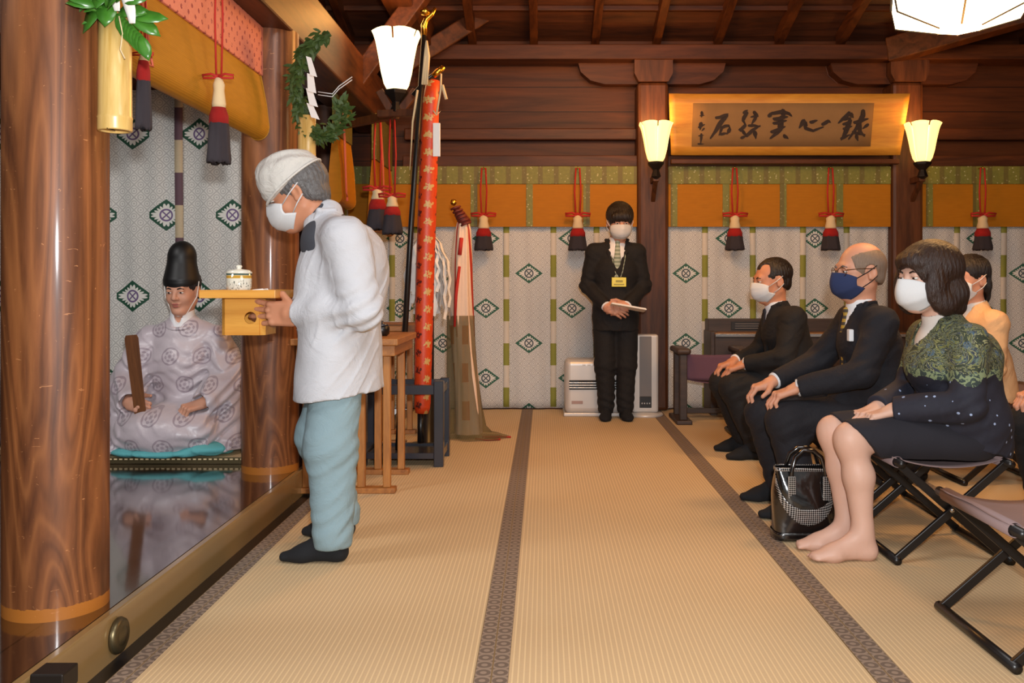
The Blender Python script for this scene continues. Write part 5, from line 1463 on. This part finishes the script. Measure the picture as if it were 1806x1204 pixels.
# ---- blue-black rack with staff and banner
r_ = thing('lacquered_rack', (-.83, 5.46, 0), 'blue-black lacquered wooden rack holding the red banner and black staff', 'rack')
for x in (-.235, .215):
    for y in (-.16, .17):
        bx('post', (x-.028, y-.028, 0), (x+.028, y+.028, .50 if y < 0 else .485), MT['navy_lacquer'], r_, .004)
for z in (.42, .045):
    for y in (-.16, .17): bx('rail', (-.207, y-.018, z), (.187, y+.018, z+.055 if z > .2 else z+.035), MT['navy_lacquer'], r_, .003)
    for x in (-.235, .215): bx('side_rail', (x-.02, -.132, z+.0), (x+.02, .142, z+.045), MT['navy_lacquer'], r_, .003)
bx('bottom_board', (-.207, -.132, .052), (.187, .142, .068), MT['navy_lacquer'], r_, .002)
Yb = 5.44
P_ = lambda px, py, Y=Yb: Vector(((px-960)*Y/1600, Y, 1.06-(py-502)*Y/1600))
base = Vector((P_(702, 0).x, Yb, .07))
o = thing('black_staff', tuple(base), 'tall black lacquered staff with a gilt hooked finial leaning in the rack', 'staff')
q = lambda px, py: P_(px, py)-base
MB().tube([(0, 0, 0), q(725, 400), q(748, 62)], [.018, .017, .015], 12).build('shaft', MT['black_wood'], o, smooth=True)
b = MB(); b.tube([q(748, 62), q(748, 44), q(752, 34), q(761, 26), q(768, 14)], [.017, .019, .016, .014, .010], 10); b.tube([q(742, 22), q(750, 20), q(758, 24)], [.016, .026, .012], 10)
b.build('finial', MT['gold'], o, smooth=True)
MB().tube([q(728, 168), q(750, 142), q(775, 124)], .012, 8).build('cross_arm', MT['black_wood'], o, smooth=True)
MB().tube([q(764, 134), q(772, 127), q(783, 118)], [.017, .020, .014], 10).build('arm_fitting', MT['gold'], o, smooth=True)
b = MB()
for dx in (-4, 0, 4): b.tube([q(752, 72), q(753+dx*.6, 100)+Vector((0, -.01, 0)), q(749+dx, 150)+Vector((0, -.01, 0))], [.008, .012, .008], 6)
b.build('pale_streamer', MT['white_knob'], o, smooth=True)
b = MB()
b.tube([q(778, 130), q(777, 160), q(770, 200)], .006, 6); b.tube([q(780, 150), q(787, 175)], .010, 6)
b.tube([q(764, 195), q(770, 203), q(778, 195), q(770, 190), q(764, 195)], .005, 6)
b.build('tag_cord', MT['white_knob'], o, smooth=True)
p0 = q(770, 217); p1 = q(769, 276)
MB().box((p0.x-.022, -.008, p1.z), (p0.x+.022, .008, p0.z)).build('white_tag', MT['paper'], o, bevel=.003)
b = MB(); b.tube([q(737, 160), q(728, 215), q(723, 300)], [.03, .02, .008], 8, flat=.3); b.build('side_streamer', MT['white_knob'], o, smooth=True)
ban = thing('brocade_banner', tuple(P_(745, 728, 5.50)), 'rolled orange-red brocade banner standing in the rack beside the black staff', 'banner')
bb = P_(745, 728, 5.50); q = lambda px, py, Y=5.50: P_(px, py, Y)-bb
MB().tube([q(744, 728), q(745, 715), q(747, 600), q(750, 480), q(755, 320), q(760, 180), q(764, 142)], [.040, .050, .055, .056, .056, .050, .040], 24).build('cloth_roll', MT['red_brocade'], ban, smooth=True)
MB().tube([q(742, 728), q(742, 780)], .02, 10).build('pole_end', MT['black_wood'], ban, smooth=True)
# paper wand behind it
Yo = 5.95
ow = thing('paper_wand', ((752-960)*Yo/1600, Yo, .0), 'purification wand of many white paper streamers in a black stand behind the red banner', 'wand')
MB().lathe([(.11, 0), (.11, .02), (.05, .03), (.05, .86), (.056, .87), (.056, .90), (.03, .90)], n=28).build('stand', MT['black_wood'], ow, smooth=True)
MB().tube([(0, 0, .88), (0, 0, 1.42)], .012, 8).build('stick', MT['tan_wood'], ow, smooth=True)
rg = random.Random(3)
for k in range(56):
    a = rg.uniform(0, 2*PI); R0 = rg.uniform(.02, .05); R1 = rg.uniform(.06, .17); z1 = rg.uniform(.84, 1.02); wd = rg.uniform(.010, .018)
    ca, sa = math.cos(a), math.sin(a); b = MB()
    n_ = 9; vs = []
    for i in range(n_):
        t = i/(n_-1); R = R0+(R1-R0)*min(1, t*2.2)**.7; z = 1.40+(z1-1.40)*t; zg = (.012 if i % 2 else -.012)
        tx, ty = -sa, ca
        vs += [(R*ca+tx*(zg-wd), R*sa+ty*(zg-wd), z), (R*ca+tx*(zg+wd), R*sa+ty*(zg+wd), z-.008)]
    b.add(vs, [(2*i, 2*i+1, 2*i+3, 2*i+2) for i in range(n_-1)])
    b.build('paper_streamer', MT['paper'], ow)
# ---- staff draped in silk and gauze
Ys = 6.30
S0 = Vector(((815-960)*Ys/1600, Ys, 0))
o = thing('draped_staff', tuple(S0), 'staff draped in cream and orange silk with a gilt knob, gauze trailing on the mats', 'staff')
q = lambda px, py: Vector(((px-815)*Ys/1600, 0, 1.06-(py-502)*Ys/1600))
def drape(name, prof, mt, ns=36, amp=.10, solid=0, ph=0):
    b = MB(); vs = []
    for cx, py, rx in prof:
        c0 = q(cx, py); rr = rx*Ys/1600
        for k in range(ns):
            a = 2*PI*k/ns; w = 1+amp*math.sin(a*7+ph+c0.z*2)
            vs.append((c0.x+rr*w*math.cos(a), rr*w*.8*math.sin(a), max(c0.z, .004)))
    b.add(vs, [(i*ns+k, i*ns+(k+1) % ns, (i+1)*ns+(k+1) % ns, (i+1)*ns+k) for i in range(len(prof)-1) for k in range(ns)])
    return b.build(name, mt, o, smooth=True, solid=solid)
drape('silk_drape', [(817, 392, 10), (817, 405, 13), (815, 450, 17), (813, 520, 20), (813, 560, 21), (817, 620, 20), (823, 680, 21), (826, 740, 23), (826, 764, 24)][::-1], MT['staff_silk'])
drape('gauze_veil', [(813, 556, 23), (813, 600, 24), (815, 660, 26), (820, 720, 29), (822, 750, 33), (826, 762, 40), (838, 767, 52), (840, 769, 56)][::-1], MT['gauze'], 40, .08, 0, 1.5)
b = MB(); b.tube([q(822, 396), q(812, 380), q(803, 366)], [.045, .038, .02], 12); 
for t in range(6):
    c0 = q(822, 396).lerp(q(804, 368), t/5); b.tube([c0+Vector((-.03, -.035, -.01)), c0+Vector((.0, -.052, .004)), c0+Vector((.035, -.03, .015))], .008, 6)
b.build('cord_wrap', plain('dark_red_wrap', (104, 36, 26), .6), o, smooth=True)
k0 = q(800, 357)
MB().lathe([(0, -.024), (.016, -.018), (.024, 0), (.016, .018), (0, .024)], tuple(k0), 16).build('gilt_knob', MT['gold'], o, smooth=True)
b = MB(); b.tube([q(812, 470)+Vector((0, -.065, 0)), q(806, 520)+Vector((0, -.08, 0)), q(804, 575)+Vector((0, -.09, 0))], [.010, .012, .008], 6); b.tube([q(815, 420)+Vector((0, -.05, 0)), q(812, 450)+Vector((0, -.06, 0))], .014, 6)
b.build('red_tassel_cord', MT['red_cord'], o, smooth=True)
b = MB(); b.tube([(.10, -.12, .012), (.18, -.14, .008), (.27, -.12, .008), (.26, -.06, .008), (.16, -.05, .008)], .006, 6); b.tube([(.14, -.02, .008), (.26, -.01, .008), (.34, -.03, .008)], .006, 6)
b.build('trailing_cord', MT['red_cord'], o, smooth=True)
o = thing('floor_box', (-.735, 6.62, 0), 'small black box on the mats between the rack and the draped staff', 'box')
MB().box((-.045, -.05, 0), (.045, .05, .155)).build('body', MT['black_wood'], o, bevel=.004)
MB().box((-.048, -.053, .13), (.048, .053, .158)).build('lid', MT['navy_lacquer'], o, bevel=.003)

# ---- heaters
h = thing('fan_heater', (.40, 7.47, 0), 'pale fan heater with a dark louvred outlet left of the standing man', 'heater')
def rbox(lo, hi, mt, name, par, bev, seg=4): return MB().box(lo, hi).build(name, mt, par, bevel=bev, seg=seg)
rbox((-.235, -.16, .02), (.235, .14, .455), MT['heater'], 'casing', h, .045, 5)
rbox((-.245, -.18, 0), (.245, .15, .03), MT['heater'], 'base', h, .008)
ho = rbox((-.20, -.166, .215), (.20, -.150, .292), MT['dark_void'], 'outlet', h, .006)
for z in (.232, .252, .272): rbox((-.20, -.176, z-.0035), (.20, -.164, z+.0035), MT['steel'], 'louvre', ho, .001)
rbox((-.12, -.171, .225), (.05, -.163, .288), MT['iron'], 'outlet_guard', h, .002)
p_ = MB().box((-.12, -.155, .405), (.225, -.05, .412), rot('X', 30)).build('control_panel', MT['heater_panel'], h, bevel=.003)
rbox((.06, -.164, .385), (.175, -.150, .425), MT['heater'], 'display_surround', h, .008)
rbox((.075, -.168, .393), (.160, -.158, .417), MT['lcd'], 'display', h, .004)
for x in (-.08, -.04, 0): rbox((x-.012, -.163, .41), (x+.012, -.148, .418), MT['heater'], 'button', h, .002)
rbox((-.18, -.164, .10), (-.09, -.158, .125), MT['heater_panel'], 'rating_plate', h, .001)
h = thing('tower_heater', (.815, 7.36, 0), 'slim white tower heater between the standing man and the pillar', 'heater')
MB().lathe([(.145, 0), (.15, .012), (.14, .026), (.05, .032)], n=36).build('base', MT['heater'], h, smooth=True)
rbox((-.105, -.055, .03), (.105, .06, .66), MT['heater'], 'casing', h, .02)
rbox((-.048, -.060, .16), (.048, -.050, .645), MT['grey_mesh'], 'mesh_panel', h, .004)
rbox((-.048, -.061, .07), (.048, -.050, .16), MT['dark_void'], 'control_panel', h, .004)
for k_ in range(4): rbox((-.034+k_*.02, -.066, .10), (-.022+k_*.02, -.058, .112), MT['steel'], 'button', h, .002)
o = thing('red_canister', (.735, 7.62, 0), 'red canister standing behind the legs of the standing man', 'canister')
MB().lathe([(.07, 0), (.075, .01), (.075, .44), (.05, .49), (.022, .50), (.022, .53)], n=28).build('cylinder', MT['red_light'], o, smooth=True)
MB().lathe([(.03, .53), (.03, .56), (.0, .57)], n=16).build('valve', MT['iron'], o, smooth=True)

# ---- organ and purple chair at the back
g = thing('organ', (2.15, 7.48, 0), 'dark wooden organ standing against the back curtain behind the seated men', 'organ')
bx('upper_case', (-.79, .05, .66), (.79, .21, .775), MT['organ'], g, .006)
kl = bx('key_lid', (-.77, -.16, .655), (.77, .05, .672), MT['organ_lip'], g, .004)
bx('lid_edge', (-.77, -.168, .640), (.77, -.158, .664), MT['steel'], kl, .002)
bx('lower_case', (-.77, -.14, .40), (.77, .20, .652), MT['organ'], g, .006)
bx('side_panel', (-.80, -.12, 0), (-.745, .21, .68), MT['organ'], g, .005)
bx('side_panel', (.745, -.12, 0), (.80, .21, .68), MT['organ'], g, .005)
bx('back_panel', (-.745, .14, .05), (.745, .18, .45), MT['organ'], g, .003)
sr = bx('speaker_recess', (-.60, .042, .685), (-.05, .052, .755), MT['dark_void'], g, .002)
for z in (.700, .718, .736): bx('speaker_slat', (-.57, .032, z-.003), (-.08, .046, z+.003), MT['grey_mesh'], sr, .001)
bx('pedal_board', (-.5, -.13, .0), (.5, .13, .09), MT['organ'], g, .006)
MB().lathe([(.026, 0), (.03, .01), (.03, .02), (.014, .03)], n=18).build('lock_plate', MT['gold'], g, smooth=True).matrix_basis = Matrix.Translation((-.46, -.142, .55)) @ Matrix.Rotation(PI/2, 4, 'X')
c = thing('purple_chair', (1.315, 6.90, 0), 'low dark wooden chair with a purple cloth back beside the organ', 'chair')
for x in (-.255, .21):
    bx('post', (x-.028, .0, .03), (x+.028, .055, .53), MT['organ'], c, .006)
    bx('post', (x-.028, .30, .03), (x+.028, .355, .53), MT['organ'], c, .006)
    bx('arm_rail', (x-.055, -.03, .53), (x+.055, .38, .575), MT['organ'], c, .018)
    bx('foot_rail', (x-.06, -.05, 0), (x+.06, .40, .032), MT['organ'], c, .008)
bx('stretcher', (-.227, .30, .04), (.182, .34, .08), MT['organ'], c, .004)
MB().grid(lambda u, v: (-.225+.405*u, .05+.03*math.sin(PI*u), .53-.195*v-.01*math.sin(PI*u)), 10, 8).build('back_cloth', MT['purple_cloth'], c, smooth=True, solid=.006)
MB().grid(lambda u, v: (-.225+.405*u, .07+.25*v, .335-.03*math.sin(PI*u)), 10, 6).build('seat_cloth', MT['purple_cloth'], c, smooth=True, solid=.006)

# ---- folding stools
def make_stool():
    o = thing('folding_stool', (0, 0, 0), 'x', 'stool', 'folding stools'); hw = .245
    for x in (-.215, .215): MB().tube([(x, -hw, .016), (x, hw, .016)], .016, 12).build('foot_bar', MT['black_wood'], o, smooth=True)
    for x in (-.205, .205):
        MB().tube([(x, -hw-.02, .385), (x, hw+.02, .385)], .015, 12).build('seat_rail', MT['black_wood'], o, smooth=True)
    for y, d in ((-hw+.022, .022), (hw-.022, -.022)):
        MB().bar((-.215, y, .016), (.203, y, .38), .016, .030).build('leg', MT['black_wood'], o, bevel=.003)
        MB().bar((.215, y+d, .016), (-.203, y+d, .38), .016, .030).build('leg', MT['black_wood'], o, bevel=.003)
        b = MB(); b.tube([(-.005, y-.014, .204), (-.005, y+.014, .204)], .008, 12); b.build('pivot_bolt', MT['steel'], o, smooth=True)
    hs_ = hw-.03
    def fn(u, v):
        q_ = u*2-1; x = .224*q_; z = .404-.04*(1-q_*q_)
        return (x, -hs_+2*hs_*v, z-.003*math.sin(v*9))
    cs = MB().grid(fn, 16, 8).build('canvas_seat', MT['canvas'], o, smooth=True, solid=.004)
    for x in (-.205, .205):
        MB().tube([(x, -hs_, .385), (x, hs_, .385)], .021, 14, caps=False).build('seat_sleeve', MT['canvas'], cs, smooth=True, solid=.002)
    return o
st = make_stool()
spots = [(1.50, 2.71, 'empty folding stool at the lower right with a mauve canvas seat'),
         (1.55, 3.67, 'folding stool under the woman in the paisley jacket'),
         (1.58, 4.29, 'folding stool under the bald man in the navy mask'),
         (1.56, 4.96, 'empty folding stool between the bald man and the man in the white mask'),
         (1.57, 5.66, 'folding stool under the man with dark hair and white mask'),
         (1.54, 6.36, 'empty folding stool just in front of the purple chair'),
         (2.43, 5.02, 'folding stool under the woman in the cream jacket'),
         (2.66, 3.96, 'folding stool under the guest at the right edge'),
         (3.02, 5.95, 'empty dark folding stool behind the woman in the cream jacket')]
for i, (x, y, lb) in enumerate(spots):
    o = st if i == 0 else copy_tree(st)
    o.location = (x, y, 0); o['label'] = lb

# ---- handbag
hb_ = thing('handbag', (1.085, 3.80, 0), 'glossy black woven handbag standing on the mats beside the bare feet', 'bag')
def bagp(u, v, out=0):
    a = 2*PI*u; n_ = 3.2; ca, sa = math.cos(a), math.sin(a)
    e = lambda c: math.copysign(abs(c)**(2/n_), c)
    w = .128+.006*math.sin(PI*v)-.008*v; d = .070-.028*v+.012*math.sin(PI*v)
    z = .012+.285*v-.030*v*(e(ca)*.5)**2*0+.018*v*math.sin(a)*0
    return ((w+out)*e(ca)+.010*math.sin(v*9+a*2)*v*.4, (d+out)*e(sa)+.006*math.sin(v*7+a*3), z)
MB().grid(lambda u, v: bagp(u, v), 64, 20).add([bagp(k/40, 0) for k in range(40)], [tuple(range(40))]).build('body', MT['patent'], hb_, smooth=True)
MB().grid(lambda u, v: bagp(u, v*.11-.02, .004), 64, 3).build('base_trim', MT['patent'], hb_, smooth=True, solid=.003)
def band(v0, v1):
    # the woven yoke on the near face: falls from both top corners to a point low in the middle
    def fn(u, v):
        uu = .5+.5*u; s_ = abs(u*2-1)
        top = .44+.56*s_**1.5; bot = .20+.72*s_**1.2
        return bagp(uu, bot+(top-bot)*v, .003)
    return fn
MB().grid(band(0, 1), 40, 10).build('woven_yoke', MT['woven'], hb_, smooth=True, solid=.002)
MB().grid(lambda u, v: bagp(u, .965+.05*v, .004), 64, 2).build('top_trim', MT['woven'], hb_, smooth=True, solid=.003)
for y in (-.05, .05):
    b = MB(); s_ = 1 if y > 0 else -1
    b.tube([(-.066, y*.9, .20), (-.062, y, .29), (-.045, y*.85, .345), (-.012, y*.72, .372), (.03, y*.72, .372), (.062, y*.85, .345), (.078, y, .29), (.080, y*.9, .20)], .0095, 10)
    b.build('handle', MT['patent'], hb_, smooth=True)
for x in (-.064, .079):
    b = MB(); b.box((x-.016, -.066, .17), (x+.016, -.055, .27)); b.build('handle_tab', MT['woven'], hb_, bevel=.004)

# ---- repeats share a group
GROUPS = {'curtain': 'white patterned curtains', 'bamboo_blind': 'mustard blinds along the back wall', 'rolled_blind': 'rolled blinds along the left pillars',
          'bamboo_vase': 'bamboo vases on the pillars', 'sitting_mat': 'mats under the kneeling figures'}
for o in list(COL.objects):
    k = o.name.split('.')[0]
    if o.parent is None and k in GROUPS and 'group' not in o: o['group'] = GROUPS[k]
